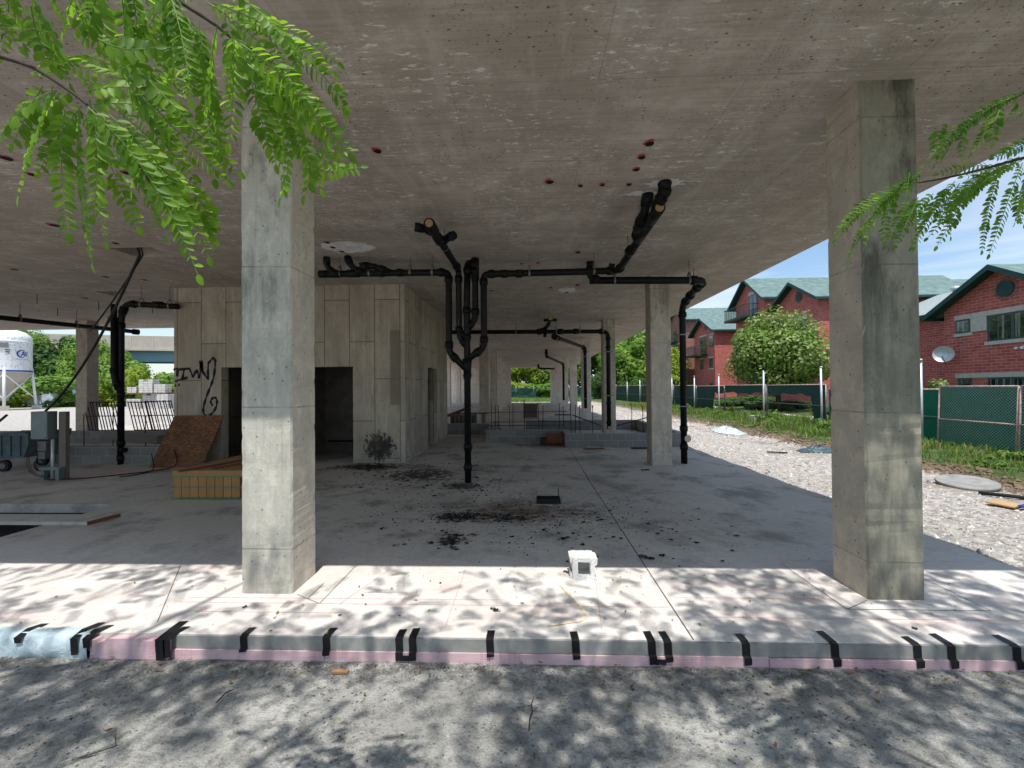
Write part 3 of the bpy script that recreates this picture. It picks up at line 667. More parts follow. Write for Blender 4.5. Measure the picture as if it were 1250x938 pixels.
# ------------------------------------------------------------------ pipes
BP = M['pipe']
def hang(t, *ps):
    for (p, r, al) in ps: wobj('hanger', hanger(p, r, al), M['steel'], t)
t = thing('drain_riser', (-1.13, 7.9, 0), 'black cast iron riser standing on the floor where five drain pipes join in a fork', 'drain pipe')
r = .062
bm = bmesh.new(); pipe(bm, [(-1.13,7.9,0),(-1.13,7.9,3.4),(-1.11,7.9,4.05)], r, collars=False)
for z in (.28,.66,2.0,2.72,3.22): tube(bm, [(-1.13,7.9,z-.06),(-1.13,7.9,z+.06)], r*1.22, 14); tube(bm, [(-1.13,7.9,z-.012),(-1.13,7.9,z+.012)], r*1.38, 14)
tube(bm, [(-1.13,7.9,2.03),(-1.13,7.9,2.32)], [r*1.1, r*1.45], 14)
wobj('stack', bm, BP, t)
bm = bmesh.new(); pipe(bm, [(-1.13,7.9,2.10),(-1.47,7.9,2.44),(-1.47,7.9,3.95),(-3.95,7.9,3.96)], r, bend=.10); wobj('left_branch', bm, BP, t)
bm = bmesh.new(); tube(bm, [(-3.95,7.9,3.96),(-3.80,7.9,3.96)], r*1.15, 14)
for x in (-3.72,-3.35): 
    tube(bm, [(x-.05,7.9,3.96),(x+.17,7.9,3.96)], r*1.2, 14)
pipe(bm, [(-3.64,7.9,3.96),(-3.78,7.86,4.08),(-3.79,7.86,H)], r*.85); pipe(bm, [(-3.05,7.9,3.96),(-3.30,7.86,4.05),(-3.38,7.8,H)], r*.9); pipe(bm, [(-2.55,7.9,3.96),(-2.85,7.78,4.06),(-3.1,7.72,4.05)], r*.9)
for x in (-2.75,-2.4): tube(bm, [(x-.05,7.9,3.96),(x+.05,7.9,3.96)], r*1.22, 14)
wobj('floor_drain_inlets', bm, BP, t)
bm = bmesh.new(); pipe(bm, [(-1.13,7.9,2.30),(-.81,7.9,2.52),(-.81,7.9,3.90),(1.70,7.9,3.92),(1.66,5.45,3.97)], r, bend=.11); 
for x in (-.42,-.14): tube(bm, [(x-.06,7.9,3.90),(x+.06,7.9,3.90)], r*1.22, 14)
wobj('right_branch', bm, BP, t)
bm = bmesh.new(); pipe(bm, [(-1.13,7.9,2.55),(-1.28,7.9,2.72),(-1.28,7.88,4.0),(-1.30,5.75,3.97)], r*.9); 
wobj('forward_branch', bm, BP, t)
bm = bmesh.new()
tube(bm, [(-1.30,5.9,3.97),(-1.30,5.6,3.97)], r*1.25, 16)
pipe(bm, [(-1.30,6.35,3.97),(-1.18,6.22,3.99),(-1.08,6.15,4.0)], r*.8); pipe(bm, [(-1.30,5.95,3.97),(-1.40,5.82,3.98),(-1.50,5.78,3.99)], r*.8)
tube(bm, [(-1.30,6.3,3.97),(-1.30,6.1,3.97)], r*1.2, 14)
wobj('branch_fitting', bm, BP, t)
for (c, mt) in (((-1.30,5.596,3.97),M['brass']),):
    bm = bmesh.new(); tube(bm, [c, (c[0],c[1]-.012,c[2])], r*.85, 16); wobj('cleanout_cap', bm, mt, t)
bm = bmesh.new(); tube(bm, [(-1.50,5.78,3.99),(-1.512,5.77,3.99)], r*.7, 14); tube(bm, [(-1.08,6.15,4.0),(-1.065,6.135,4.0)], r*.7, 14); wobj('red_cap', bm, M['copper'], t)
bm = bmesh.new(); pipe(bm, [(-1.13,7.9,2.88),(-.97,7.9,3.05),(-.97,7.9,3.98),(-.97,7.7,4.1)], r*.95); pipe(bm, [(-1.11,7.9,3.9),(-1.12,7.9,4.1),(-1.05,8.1,4.15)], r); tube(bm, [(-.97,7.9,3.85),(-.97,7.9,4.20)], r*1.25, 14); wobj('centre_branch', bm, BP, t)
# fittings at the right branch, up into the ceiling
bm = bmesh.new()
tube(bm, [(1.66,5.65,3.97),(1.655,5.30,3.98)], r*1.22, 16); tube(bm, [(1.67,6.35,3.96),(1.66,5.85,3.97)], r*1.2, 14); tube(bm, [(1.67,6.9,3.95),(1.67,6.8,3.95)], r*1.35, 14)
pipe(bm, [(1.655,5.55,3.98),(1.67,5.30,4.08),(1.70,5.23,4.15),(1.70,5.23,H)], r); tube(bm, [(1.70,5.23,4.16),(1.70,5.23,H)], r*1.2, 14)
pipe(bm, [(1.67,6.45,3.96),(1.57,6.05,4.0),(1.57,5.65,4.05),(1.585,5.55,H)], r*.95); tube(bm, [(1.585,5.56,4.14),(1.585,5.55,H)], r*1.2, 14); tube(bm, [(1.57,6.0,3.99),(1.57,5.85,4.0)], r*1.2, 14)
tube(bm, [(1.60,7.75,3.97),(1.50,7.75,3.99)], r*.55, 12)
wobj('ceiling_inlets', bm, BP, t)
bm = bmesh.new(); tube(bm, [(1.655,5.297,3.98),(1.655,5.285,3.98)], r*.85, 16); wobj('cleanout_cap', bm, M['brass'], t)
hang(t, ((-3.55,7.9,3.96),r,(1,0,0)), ((-2.98,7.9,3.96),r,(1,0,0)), ((-2.2,7.9,3.96),r,(1,0,0)), ((-1.78,7.9,3.95),r,(1,0,0)), ((.05,7.9,3.90),r,(1,0,0)), ((1.25,7.9,3.92),r,(1,0,0)), ((1.69,7.1,3.95),r,(0,1,0)), ((1.56,5.9,4.02),r,(0,1,0)), ((-1.29,6.6,3.98),r*.9,(0,1,0)), ((1.66,5.85,3.97),r,(0,1,0)))
bm = bmesh.new()
for k in range(26): z = 2.95+k*.035; box(bm, -1.287, -1.273, 7.9-r*.9-.004, 7.9-r*.9-.001, z, z+random.uniform(.01,.024))
wobj('printed_marking', bm, M['pipelab'], t)

t = thing('drain_pipe', (3.56, 9.84, 0), 'black drain pipe down beside the small column, round yellow cap low on it', 'drain pipe')
r = .072; bm = bmesh.new()
pipe(bm, [(1.26,8.5,3.90),(3.52,8.5,3.86),(3.56,9.15,3.80),(3.565,9.84,3.62),(3.565,9.84,0)], r, bend=.17)
pipe(bm, [(1.42,8.5,3.90),(1.26,8.48,3.98),(1.28,8.5,H)], r); tube(bm, [(1.28,8.5,4.14),(1.28,8.5,H)], r*1.15, 14)
for z in (.38,.80): tube(bm, [(3.565,9.84,z-.06),(3.565,9.84,z+.06)], r*1.22, 14)
tube(bm, [(3.565,9.84,.58),(3.60,9.70,.585)], r*.95, 16)
wobj('pipe', bm, BP, t)
bm = bmesh.new(); tube(bm, [(3.60,9.70,.585),(3.603,9.688,.585)], r*1.15, 18); wobj('cleanout_cap', bm, M['palewood'], t)
hang(t, ((1.75,8.5,3.89),r,(1,0,0)), ((3.22,8.5,3.865),r,(1,0,0)))
bm = bmesh.new(); box(bm, 3.47,3.66,9.745,9.755,2.93,2.96); box(bm, 3.47,3.66,9.745,9.755,1.30,1.32); tube(bm, [(3.54,9.1,3.9),(3.54,9.1,H)], .006, 6); wobj('strap', bm, M['steel'], t)

t = thing('drain_pipe', (2.9, 15.3, 0), 'long black drain pipe behind the riser, bending down the third right hand column', 'drain pipe')
r = .075; bm = bmesh.new()
pipe(bm, [(-3.2,15.3,3.82),(2.90,15.3,3.77),(2.90,15.3,.26)], r, bend=.22)
for x in (.45,1.2,1.75): tube(bm, [(x-.09,15.3,3.79),(x+.09,15.3,3.79)], r*1.35, 12)
pipe(bm, [(.55,15.3,3.79),(.72,14.9,3.95),(.76,13.9,4.0)], r*.75); tube(bm, [(.55,14.0,4.0),(.98,14.0,4.0)], r*.7, 12); tube(bm, [(.76,14.0,4.0),(.76,13.7,4.02)], r*1.2, 12)
tube(bm, [(.38,15.25,3.83),(.55,15.0,3.84)], r*.8, 12); tube(bm, [(.62,15.2,3.6),(.66,15.25,3.75)], r*.8, 12)
for z in (3.2,1.2,.5): tube(bm, [(2.9,15.3,z-.05),(2.9,15.3,z+.05)], r*1.22, 14)
wobj('pipe', bm, BP, t)
bm = bmesh.new(); tube(bm, [(.76,13.7,4.02),(.76,13.69,4.02)], r, 14); tube(bm, [(2.9,15.22,.32),(2.9,15.19,.32)], r*.8, 14); wobj('cleanout_cap', bm, M['brass'], t)
hang(t, ((1.05,15.3,3.79),r,(1,0,0)), ((1.9,15.3,3.78),r,(1,0,0)), ((2.72,15.3,3.78),r,(1,0,0)), ((-.4,15.3,3.8),r,(1,0,0)))
bm = bxs((2.72,3.08,15.20,15.22,3.02,3.05),(2.72,3.08,15.20,15.22,1.45,1.48)); wobj('strap', bm, M['steel'], t)

t = thing('drain_pipe', (2.9, 21.4, 0), 'black drain pipe hanging down the fourth right hand column and ending above the floor', 'drain pipe')
bm = bmesh.new(); pipe(bm, [(1.05,15.75,3.66),(1.12,16.2,3.68),(2.80,21.35,3.80),(2.90,21.4,3.68),(2.90,21.4,.72)], .078, bend=.18); tube(bm, [(1.0,15.7,3.66),(1.08,16.0,3.66)], .12, 12); wobj('pipe', bm, BP, t)
bm = bxs((2.80,3.0,21.3,21.32,3.30,3.34),(2.80,3.0,21.3,21.32,1.20,1.23)); wobj('strap', bm, M['steel'], t)
t = thing('drain_pipe', (2.75, 31, 0), 'thin far black drain pipe sloping under the ceiling to the sixth right hand column', 'drain pipe')
bm = bmesh.new(); pipe(bm, [(1.22,27.5,H),(1.22,27.5,3.82),(2.70,32.6,3.62),(2.78,32.9,3.5),(2.78,32.9,.8)], .085, bend=.18); wobj('pipe', bm, BP, t)
t = thing('drain_pipe', (2.0, 45, 0), 'farthest short black drain pipe under the ceiling above the end opening', 'drain pipe')
bm = bmesh.new(); pipe(bm, [(1.13,44.8,H),(1.16,44.8,3.86),(2.85,45.0,3.80)], .10); wobj('pipe', bm, BP, t)

t = thing('drain_riser', (-9.85, 9.86, 0), 'thick black twin drain riser in the left bay behind the electrical box', 'drain pipe')
r = .068; bm = bmesh.new()
pipe(bm, [(-9.82,9.86,0),(-9.82,9.86,3.55),(-9.70,9.86,3.88),(-8.4,9.86,3.79)], r)
pipe(bm, [(-9.82,9.86,1.75),(-9.97,9.86,2.02),(-9.97,9.86,3.45)], r); tube(bm, [(-9.97,9.86,3.35),(-9.97,9.86,3.55)], r*1.2, 14)
pipe(bm, [(-9.82,9.80,1.85),(-9.90,9.76,2.1),(-9.90,9.76,3.85)], r*.9)
for z in (.15,.52,1.45,1.68): tube(bm, [(-9.82,9.86,z-.06),(-9.82,9.86,z+.06)], r*1.25, 14)
tube(bm, [(-9.82,9.86,.35),(-9.66,9.80,.35)], r*.9, 12); tube(bm, [(-9.0,9.86,3.84),(-8.8,9.86,3.83)], r*1.3, 12)
wobj('pipe', bm, BP, t); hang(t, ((-9.3,9.86,3.85),r,(1,0,0)), ((-8.6,9.86,3.8),r,(1,0,0)))
t = thing('drain_pipe', (-14, 11, 3.8), 'long black pipe hung under the ceiling in front of the silo at the far left', 'drain pipe')
bm = bmesh.new(); pipe(bm, [(-15.3,8.6,3.82),(-13.28,13.9,3.78)], r, collars=False); tube(bm, [(-13.33,13.8,3.78),(-13.27,13.95,3.78)], r*1.4, 12); wobj('pipe', bm, BP, t)
hang(t, ((-14.25,11.35,3.8),r,(.9,2.3,0)), ((-13.82,12.45,3.79),r,(.9,2.3,0)))

# threaded rods left hanging in the left bay
k = 0
for (x, y, l) in ((-12.6,10.4,.24),(-11.9,11.3,.26),(-13.9,12.0,.26),(-12.2,12.4,.2),(-11.0,12.0,.22),(-10.2,12.6,.2),(-9.2,12.8,.2),(-8.9,11.9,.2),(-14.0,13.6,.2),(-12.9,9.6,.3)):
    t = thing('threaded_rod', (x, y, H), 'thin bare threaded rod hanging from the ceiling of the left bay', 'rod', 'hanging threaded rods')
    bm = bmesh.new(); tube(bm, [(x,y,H+.01),(x,y,H-l)], .009, 6); wobj('rod', bm, M['rebar'], t)

# cables from the hatch
def droop(a, b, sag, n=18):
    a, b = Vector(a), Vector(b); return [a.lerp(b, i/n) + Vector((0,0,-sag*4*(i/n)*(1-i/n))) for i in range(n+1)]
t = thing('power_cable', (-6.86, 7.2, H), 'pair of black cables dropping from the ceiling hatch down to the grey electrical box', 'cable')
bm = bmesh.new(); tube(bm, [(-6.86,7.2,H+.3),(-6.86,7.2,H)]+droop((-6.88,7.25,4.18),(-9.76,8.2,1.36),.32), .022, 8); wobj('cable', bm, M['cable'], t)
bm = bmesh.new(); tube(bm, [(-6.80,7.2,H+.3),(-6.80,7.2,H)]+droop((-6.82,7.25,4.18),(-8.6,8.0,2.95),.05), .014, 8); wobj('cable', bm, M['cable'], t)
t = thing('extension_cord', (-9, 8.6, 0), 'dark cord lying on the floor from the electrical box to the core wall', 'cable')
bm = bmesh.new(); tube(bm, round_path([(-9.6,8.15,.10),(-9.55,8.05,.015),(-8.9,8.2,.015),(-8.2,8.9,.015),(-7.9,9.3,.05),(-8.3,9.6,.45),(-8.55,9.95,.6)], .25, 4)[0], .012, 6); wobj('cord', bm, M['redcable'], t)
bm = bmesh.new(); tube(bm, round_path([(-8.45,9.2,.35),(-8.1,8.9,.02),(-8.2,8.5,.015),(-8.35,8.35,.015)], .2, 4)[0], .011, 6); wobj('cord', bm, M['cable'], t)

# ------------------------------------------------------------------ left bay things
t = thing('electrical_box', (-9.6, 8.15, 0), 'grey metal electrical enclosure on a timber post with conduit and red leads', 'electrical box')
wobj('enclosure', bxs((-9.87,-9.52,8.05,8.22,.82,1.37)), M['ebox'], t); wobj('door_edge', bxs((-9.862,-9.530,8.040,8.049,.83,1.36)), M['ebox'], t)
wobj('post', bxs((-9.42,-9.28,8.16,8.24,0,1.36),(-9.50,-9.43,8.225,8.30,.2,1.34)), M['greywood'], t)
bm = bmesh.new(); tube(bm, [(-9.50,8.12,.81),(-9.50,8.12,.02)], .027, 12); wobj('conduit', bm, M['galv'], t)
wobj('foot_frame', bxs((-9.72,-9.66,8.1,8.3,0,.26),(-9.36,-9.29,8.05,8.15,0,.24),(-9.74,-9.28,8.08,8.15,.20,.26)), M['ebox'], t)
wobj('socket_box', bxs((-9.80,-9.62,8.1,8.2,.58,.76),(-9.78,-9.64,8.1,8.22,.42,.56)), M['wheelgrey'], t)
bm = bmesh.new()
for q in range(3): tube(bm, round_path([(-9.80+.02*q,8.08,.72),(-9.92+.02*q,8.0,.45),(-9.88+.05*q,8.02,.15),(-9.6,8.05,.05+.02*q)], .15, 4)[0], .005, 6)
wobj('lead', bm, M['redcable'], t)
bm = bmesh.new()
for q in range(3): tube(bm, [(-9.75+.11*math.cos(a*.35)*(1-.12*q), 8.09+.012*q, .30+.11*math.sin(a*.35)) for a in range(18)], .007, 6)
wobj('cable_coil', bm, M['cable'], t)

t = thing('rubble_cart', (-11.7, 9.3, 0), 'dark green tilting skip cart on small rubber wheels beside the electrical box', 'cart')
bm = bmesh.new(); prism(bm, [(-12.15,9.0,.82),(-11.1,9.0,.82),(-11.1,9.0,.60),(-11.2,9.0,.30),(-11.75,9.0,.28),(-12.05,9.0,.55)], (0,.75,0)); wobj('tub', bm, M['cart'], t)
wobj('rim', bxs((-12.2,-11.05,8.96,8.999,.79,.84),(-12.2,-11.05,9.751,9.79,.79,.84)), M['cart'], t)
bm = bmesh.new()
for x in (-11.95,-11.72,-11.5,-11.28): box(bm, x-.018, x+.018, 8.975, 8.999, .34 if x>-11.8 else .55, .79)
wobj('rib', bm, M['cart'], t)
for (x, y) in ((-11.62,8.98),(-11.62,9.72)):
    bm = bmesh.new(); tube(bm, [(x,y-.04,.13),(x,y+.04,.13)], .13, 20); w_ = wobj('wheel', bm, M['rubber'], t)
    bm = bmesh.new(); tube(bm, [(x,y-.046,.13),(x,y+.046,.13)], .065, 14); bmesh.ops.translate(bm, verts=bm.verts, vec=-t.location); obj('rim', bm, M['wheelgrey'], w_)
bm = bmesh.new(); tube(bm, [(-12.9,9.2,.35),(-12.45,9.15,.72),(-11.6,9.0,1.25)], .025, 8); wobj('handle', bm, M['rebar'], t)
bm = bmesh.new()
for q in range(6): obox(bm, (-11.2+.12*q, 9.2+.08*(q%3), .84), (.3,.12,.03), (0,.1*q,.5*q))
wobj('scrap_load', bm, M['rebar'], t)

t = thing('strand_board', (-8.0, 9.5, 0), 'reddish strand board sheet leaning on the left end of the core', 'board')
bm = bmesh.new(); prism(bm, [(-8.70,9.42,0),(-7.45,9.42,0),(-7.29,9.90,1.16),(-8.50,9.90,1.16)], (0,-.016,.006)); wobj('sheet', bm, M['osb'], t)

t = thing('lumber_crate', (-5.0, 7.5, 0), 'strapped crate of yellow pine boards on the floor left of the big pale column', 'crate')
bm = bmesh.new(); x = -5.74
while x < -4.65: box(bm, x, x+.128, 6.65+random.uniform(0,.004), 6.68, .03, .375+random.uniform(0,.004)); x += .138
y = 6.69
while y < 8.35: box(bm, -5.742+random.uniform(0,.004), -5.715, y, y+.128, .03, .375); y += .138
wobj('side_board', bm, M['pine'], t)
bm = bxs((-5.71,-4.52,6.685,8.4,.02,.37)); wobj('filling', bm, M['redwood'], t)
wobj('rim_board', bxs((-5.75,-4.52,6.643,6.69,.378,.465),(-5.75,-5.70,6.692,8.42,.378,.465)), M['pine'], t)
bm = bmesh.new(); x = -5.68
while x < -4.7: box(bm, x, x+.15, 6.70, 8.42, .40, .455+random.uniform(0,.006)); x += .158
wobj('top_board', bm, M['pine'], t)
bm = bmesh.new(); obox(bm, (-5.35,7.3,.475), (.06,1.6,.02), (0,0,-.25)); obox(bm, (-5.0,7.4,.475), (.05,1.3,.02), (0,0,-.3)); wobj('batten', bm, M['redwood'], t)
wobj('strap', bxs((-5.762,-4.52,6.636,6.6425,.366,.382),(-5.762,-4.52,6.636,6.6425,.196,.212),(-5.762,-4.52,6.636,6.6425,.004,.022),(-5.766,-5.763,6.636,8.4,.366,.382),(-5.766,-5.763,6.636,8.4,.196,.212)), M['greenband'], t)

t = thing('plank', (-7.5, 5.5, 0), 'grey plank with a reddish cut end lying across the open floor pit', 'plank')
bm = bmesh.new(); obox(bm, (-8.38,5.52,.025), (5.2,.33,.045), (0,0,.0)); wobj('board', bm, M['floor'], t)
bm = bmesh.new(); prism(bm, [(-5.78,5.355,.002),(-5.70,5.72,.002),(-5.70,5.72,.05),(-5.78,5.355,.05)], (-.012,0,0)); wobj('cut_end', bm, M['redwood'], t)

def rebar_mat(x, y, n, w, h, lean, label):
    t = thing('rebar_mat', (x, y, .41), label, 'rebar mat', 'rebar mats leaning in the left bay'); bm = bmesh.new()
    for i in range(n):
        xx = i*w/(n-1)+random.uniform(-.02,.02); tube(bm, [(xx,0,0),(xx-lean,.25,h)], .016, 5)
    for f in (.02,.5,.97): tube(bm, [(-lean*f,.25*f,h*f),(w-lean*f,.25*f,h*f)], .016, 5)
    obj('bars', bm, M['rebar'], t)
rebar_mat(-15.1,14.05,11,1.1,1.0,.5,'dense black rebar mat leaning left in front of the far left column')
rebar_mat(-13.5,14.05,7,.75,1.0,.5,'sparser rebar mat just left of the twin riser')
rebar_mat(-12.9,14.08,10,.95,1.02,.5,'rebar mat just right of the twin riser')

# orange capped starter bars
reb = [(-1.22,14.2,1.41),(-1.12,14.3,1.22),(-.97,14.2,1.19),(-.51,14.2,1.24),(-.12,14.2,1.37),(.37,14.3,1.26),(.48,14.2,1.18),(1.03,14.2,1.26),(1.22,14.4,1.12),(1.32,13.0,1.29),(1.44,13.1,1.24),(2.15,14.2,1.17),(1.72,14.2,1.17),(3.5,13.0,1.18),(-9.9,12.2,1.15),(-9.2,12.2,1.2),(-11.2,12.0,1.05),(-13.4,12.3,1.1),(-11.7,10.3,1.25),(-12.4,12.2,1.3),(4.1,16.9,1.1),(-.7,16.5,1.1)]
rl = ['tallest bar at the left end of the pit','second bar at the left end of the pit','third bar at the left end of the pit','bar left of the dark slatted rack','bar before the dark slatted rack','bar just right of the rack','bar right beside the one right of the rack','bar in the middle of the pit','short bar by the pit corner','tall bar at the near pit corner','second tall bar at the near pit corner','bar left of the pipe column','bar between the pit corner and the pipe column','bar beside the small right column','bar right of the left twin riser','bar nearest the core in the left bay','bar right of the electrical box','bar behind the cart','bar right behind the electrical box','bar left of the far left column','bar in the right back corner of the pit','bar in the left back corner of the pit']
for (x, y, z), lb in zip(reb, rl):
    t = thing('rebar_stake', (x, y, 0), 'rusty rebar stake with orange cap, ' + lb, 'rebar stake', 'capped rebar stakes')
    bm = bmesh.new(); lx = random.uniform(-.03,.03); tube(bm, [(x,y,-.01),(x+lx,y,z-.03)], .013, 6); wobj('bar', bm, M['rebar'], t)
    bm = bmesh.new(); tube(bm, [(x+lx,y,z-.10),(x+lx,y,z-.03)], .022, 8); tube(bm, [(x+lx,y,z-.03),(x+lx,y,z-.01)], [.045,.05], 10); wobj('cap', bm, M['orange'], t)
t = thing('rebar_rail', (0, 14.2, .6), 'horizontal dark steel bars tied along the centre pit stakes', 'rail')
bm = bmesh.new()
for z, dx in ((.95,0),(.62,.1),(.50,-.05)): tube(bm, [(-1.3,14.22,z),(1.3+dx,14.24,z+.01)], .011, 5)
tube(bm, [(.9,14.3,.85),(1.45,14.3,.85)], .02, 5); tube(bm, [(1.4,13.2,.9),(2.5,14.6,.45)], .018, 6); wobj('bar', bm, M['rebar'], t)
t = thing('pipe_brace', (3.6, 14.5, .5), 'thin dark steel rod lying slanted from the pipe column to the pit corner', 'rod')
bm = bmesh.new(); tube(bm, [(3.1,14.9,.42),(4.5,15.2,.75)], .02, 6); wobj('rod', bm, M['rebar'], t)

def slat_rack(x, y, w, h, n, label):
    t = thing('slatted_rack', (x, y, 0), label, 'rack', 'slatted racks'); bm = bmesh.new()
    for i in range(n): xx = i*w/(n-1); box(bm, xx-.03, xx+.03, 0, .04, .05, h)
    for z in (.05, h-.06): box(bm, -.04, w+.04, .042, .10, z, z+.06)
    box(bm, 0, w, .3, .34, .05, h-.05); box(bm, -.04, .04, .102, .298, 0, h); box(bm, w-.04, w+.04, .102, .298, 0, h); obj('slats', bm, M['greywood'] if n > 6 else M['rebar'], t)
slat_rack(-.22,24.5,.72,.85,8,'dark slatted rack standing alone on the hall floor before the far opening')
slat_rack(-3.15,17.2,1.0,.70,7,'dark slatted rack behind the riser near the core corner')
t = thing('lumber_pile', (-3.2, 19.5, 0), 'low pile of reddish boards on trestles behind the riser', 'lumber')
bm = bmesh.new()
for q in range(4): obox(bm, (-3.35+.05*q, 19.4+.12*q, .60+.05*q), (1.2,.10,.04), (0,-.35,.1*q))
for q in range(3): obox(bm, (-2.6, 19.3+.2*q, .62), (1.6,.14,.04), (0,0,.05*q))
wobj('board', bm, M['redwood'], t)
wobj('trestle', bxs((-3.3,-3.2,19.2,19.9,0,.59),(-2.1,-2.0,19.2,19.9,0,.59)), M['greywood'], t)
for (c, s_, rt, m_, lb) in (((-2.0,17.2,.03),(1.0,.09,.04),.1,'redwood','reddish board on the floor just behind the short block wall'),((-1.7,18.0,.03),(1.2,.10,.04),-.05,'redwood','second reddish board behind the short block wall'),
    ((2.05,12.25,.03),(.75,.09,.04),-.55,'palewood','pale broken board at the foot of the near pit wall'),((1.85,12.05,.03),(.6,.05,.03),.25,'redwood','thin reddish stick by the foot of the near pit wall'),((3.2,12.15,.03),(.55,.10,.03),.0,'rebar','black plank piece in front of the near pit wall'),((2.45,9.0,.02),(.2,.03,.02),.4,'rebar','small dark stick on the floor before the small column')):
    t = thing('wood_scrap', c, lb, 'board', 'loose boards on the floor'); bm = bmesh.new(); obox(bm, (0,0,0), s_, (0,0,rt)); obj('board', bm, M[m_], t)
t = thing('junk_crate', (.85, 13.2, 0), 'rusty red crate in the dark corner of the block walls', 'crate')
wobj('panel', bxs((.56,1.07,13.1,13.13,.04,.36),(.56,.60,13.132,13.5,.04,.34),(1.03,1.07,13.132,13.5,.04,.34),(.6,1.03,13.2,13.5,.04,.2)), M['redwood'], t)
wobj('scrap', bxs((.38,.55,13.0,13.3,0,.22),(.42,.50,12.95,13.0,.0,.12)), M['rebar'], t)
t = thing('metal_tray', (.3, 6.5, 0), 'small black metal tray with an upright rod on the scorched floor', 'tray')
wobj('rim', bxs((.12,.48,6.42,6.445,0,.075),(.12,.48,6.60,6.62,0,.075),(.12,.145,6.447,6.598,0,.075),(.455,.48,6.447,6.598,0,.075),(.146,.454,6.447,6.598,.004,.012)), M['soot'], t)
bm = bmesh.new(); tube(bm, [(.46,6.63,0),(.465,6.64,.20)], .006, 6); wobj('rod', bm, M['soot'], t)

# hollow block on the sunlit strip
t = thing('hollow_block', (.50, 4.0, 0), 'white hollow concrete block with a square hole on the sunlit floor edge', 'concrete block')
bm = bmesh.new(); X0, X1, Y0, Y1, Z1 = .395,.598,3.89,4.09,.196
plate(bm, [X0,X1],[0.,Z1],[(X0+.048,X1-.042,.032,Z1-.036)], Y0, Y1, lambda u, v, t_: (u, t_, v))
bmesh.ops.subdivide_edges(bm, edges=bm.edges, cuts=4, use_grid_fill=True)
for v in bm.verts:
    if v.co.z > .01: v.co += Vector((random.uniform(-1,1),random.uniform(-1,1),random.uniform(-1,1)))*.0022
wobj('shell', bm, M['block'], t)
bm = bmesh.new(); prism(bm, [(X0-.022,Y0+.02,.0),(X0-.001,Y0+.02,.0),(X0-.001,Y0+.02,.045),(X0-.018,Y0+.02,.06)], (0,.15,0)); prism(bm, [(X0-.020,Y0+.02,.15),(X0-.001,Y0+.02,.14),(X0-.001,Y0+.02,Z1),(X0-.024,Y0+.02,Z1)], (0,.16,0))
prism(bm, [(X1+.001,Y0+.004,Z1-.07),(X1+.020,Y0+.01,Z1-.06),(X1+.026,Y0+.02,Z1-.01),(X1+.001,Y0+.004,Z1)], (-.001,.15,0)); wobj('end_lug', bm, M['block'], t)

s = NT('mixed_debris'); isl = s.n('ShaderNodeNewGeometry').outputs['Random Per Island']; c_ = s.mix(s.ramp(isl, .70, .74), (.022,.02,.02), (.12,.075,.045)); c_ = s.mix(s.ramp(isl, .88, .90), c_, (.34,.31,.27)); M['debris'] = s.done(c_, .85)
# charred flakes
bm = bmesh.new(); random.seed(5)
def flake(bm, x, y, s_):
    n = random.randint(5,8); a0 = random.random()*6.28; el = random.uniform(.35,1)
    P = []
    for k_ in range(n):
        a = 2*math.pi*k_/n; rr = s_*random.uniform(.5,1.2); px, py = rr*math.cos(a), rr*math.sin(a)*el
        P.append((x+px*math.cos(a0)-py*math.sin(a0), y+px*math.sin(a0)+py*math.cos(a0), .006+random.uniform(0,.5)*s_*.35))
    poly(bm, P)
for (n, cx, cy, sx, sy, lo, hi) in ((900,-.2,5.8,1.6,.9,.003,.020),(70,-.95,5.75,.34,.2,.010,.04),(1600,-.4,6.8,2.8,2.2,.002,.009),(500,-2.4,8.8,1.3,1.3,.006,.04),(260,-1.1,7.7,.7,.6,.006,.03),(200,-3.6,9.5,.9,.35,.01,.05),(260,0,6.5,2.6,2.,.004,.018),(60,-.85,4.85,.18,.25,.01,.04),(60,1.0,5.5,1.4,1.0,.01,.035),(260,1.0,3.9,3.0,.6,.002,.008)):
    for _ in range(n):
        x, y = random.gauss(cx, sx*.6), random.gauss(cy, sy*.6)
        if y > 9.9 and x < -2.9: continue
        if -4.6 < x < 4.5 and y > 3.05: flake(bm, x, y, random.uniform(lo, hi)*(1 if random.random() < .85 else 1.6))
for (x, y, s_) in ((1.17,4.42,.055),(1.22,4.38,.04),(1.36,4.45,.04),(.60,4.75,.035),(.72,5.0,.03),(.98,5.0,.03),(-.25,3.35,.03),(-.29,3.38,.025),(-1.83,5.25,.05),(-1.5,4.7,.04),(-1.42,4.75,.035),(-.85,4.85,.05),(.42,4.95,.05),(-.2,5.0,.04),(.35,4.05,.03),(2.75,3.16,.02),(-2.3,3.35,.02)):
    for q in range(4): flake(bm, x+random.uniform(-1,1)*s_*.6, y+random.uniform(-1,1)*s_*.6, s_*random.uniform(.5,1))
for _ in range(420):
    x, y = random.gauss(-.4,1.1), random.gauss(6.2,.9)
    stone(bm, x, y, .004, random.uniform(.003,.012))
for _ in range(160): stone(bm, random.gauss(-.95,.2), random.gauss(5.76,.10), .006, random.uniform(.006,.022))
tag(obj('charred_debris', bm, M['debris']), 'black charred flakes scattered over the hall floor', 'debris', kind='stuff')

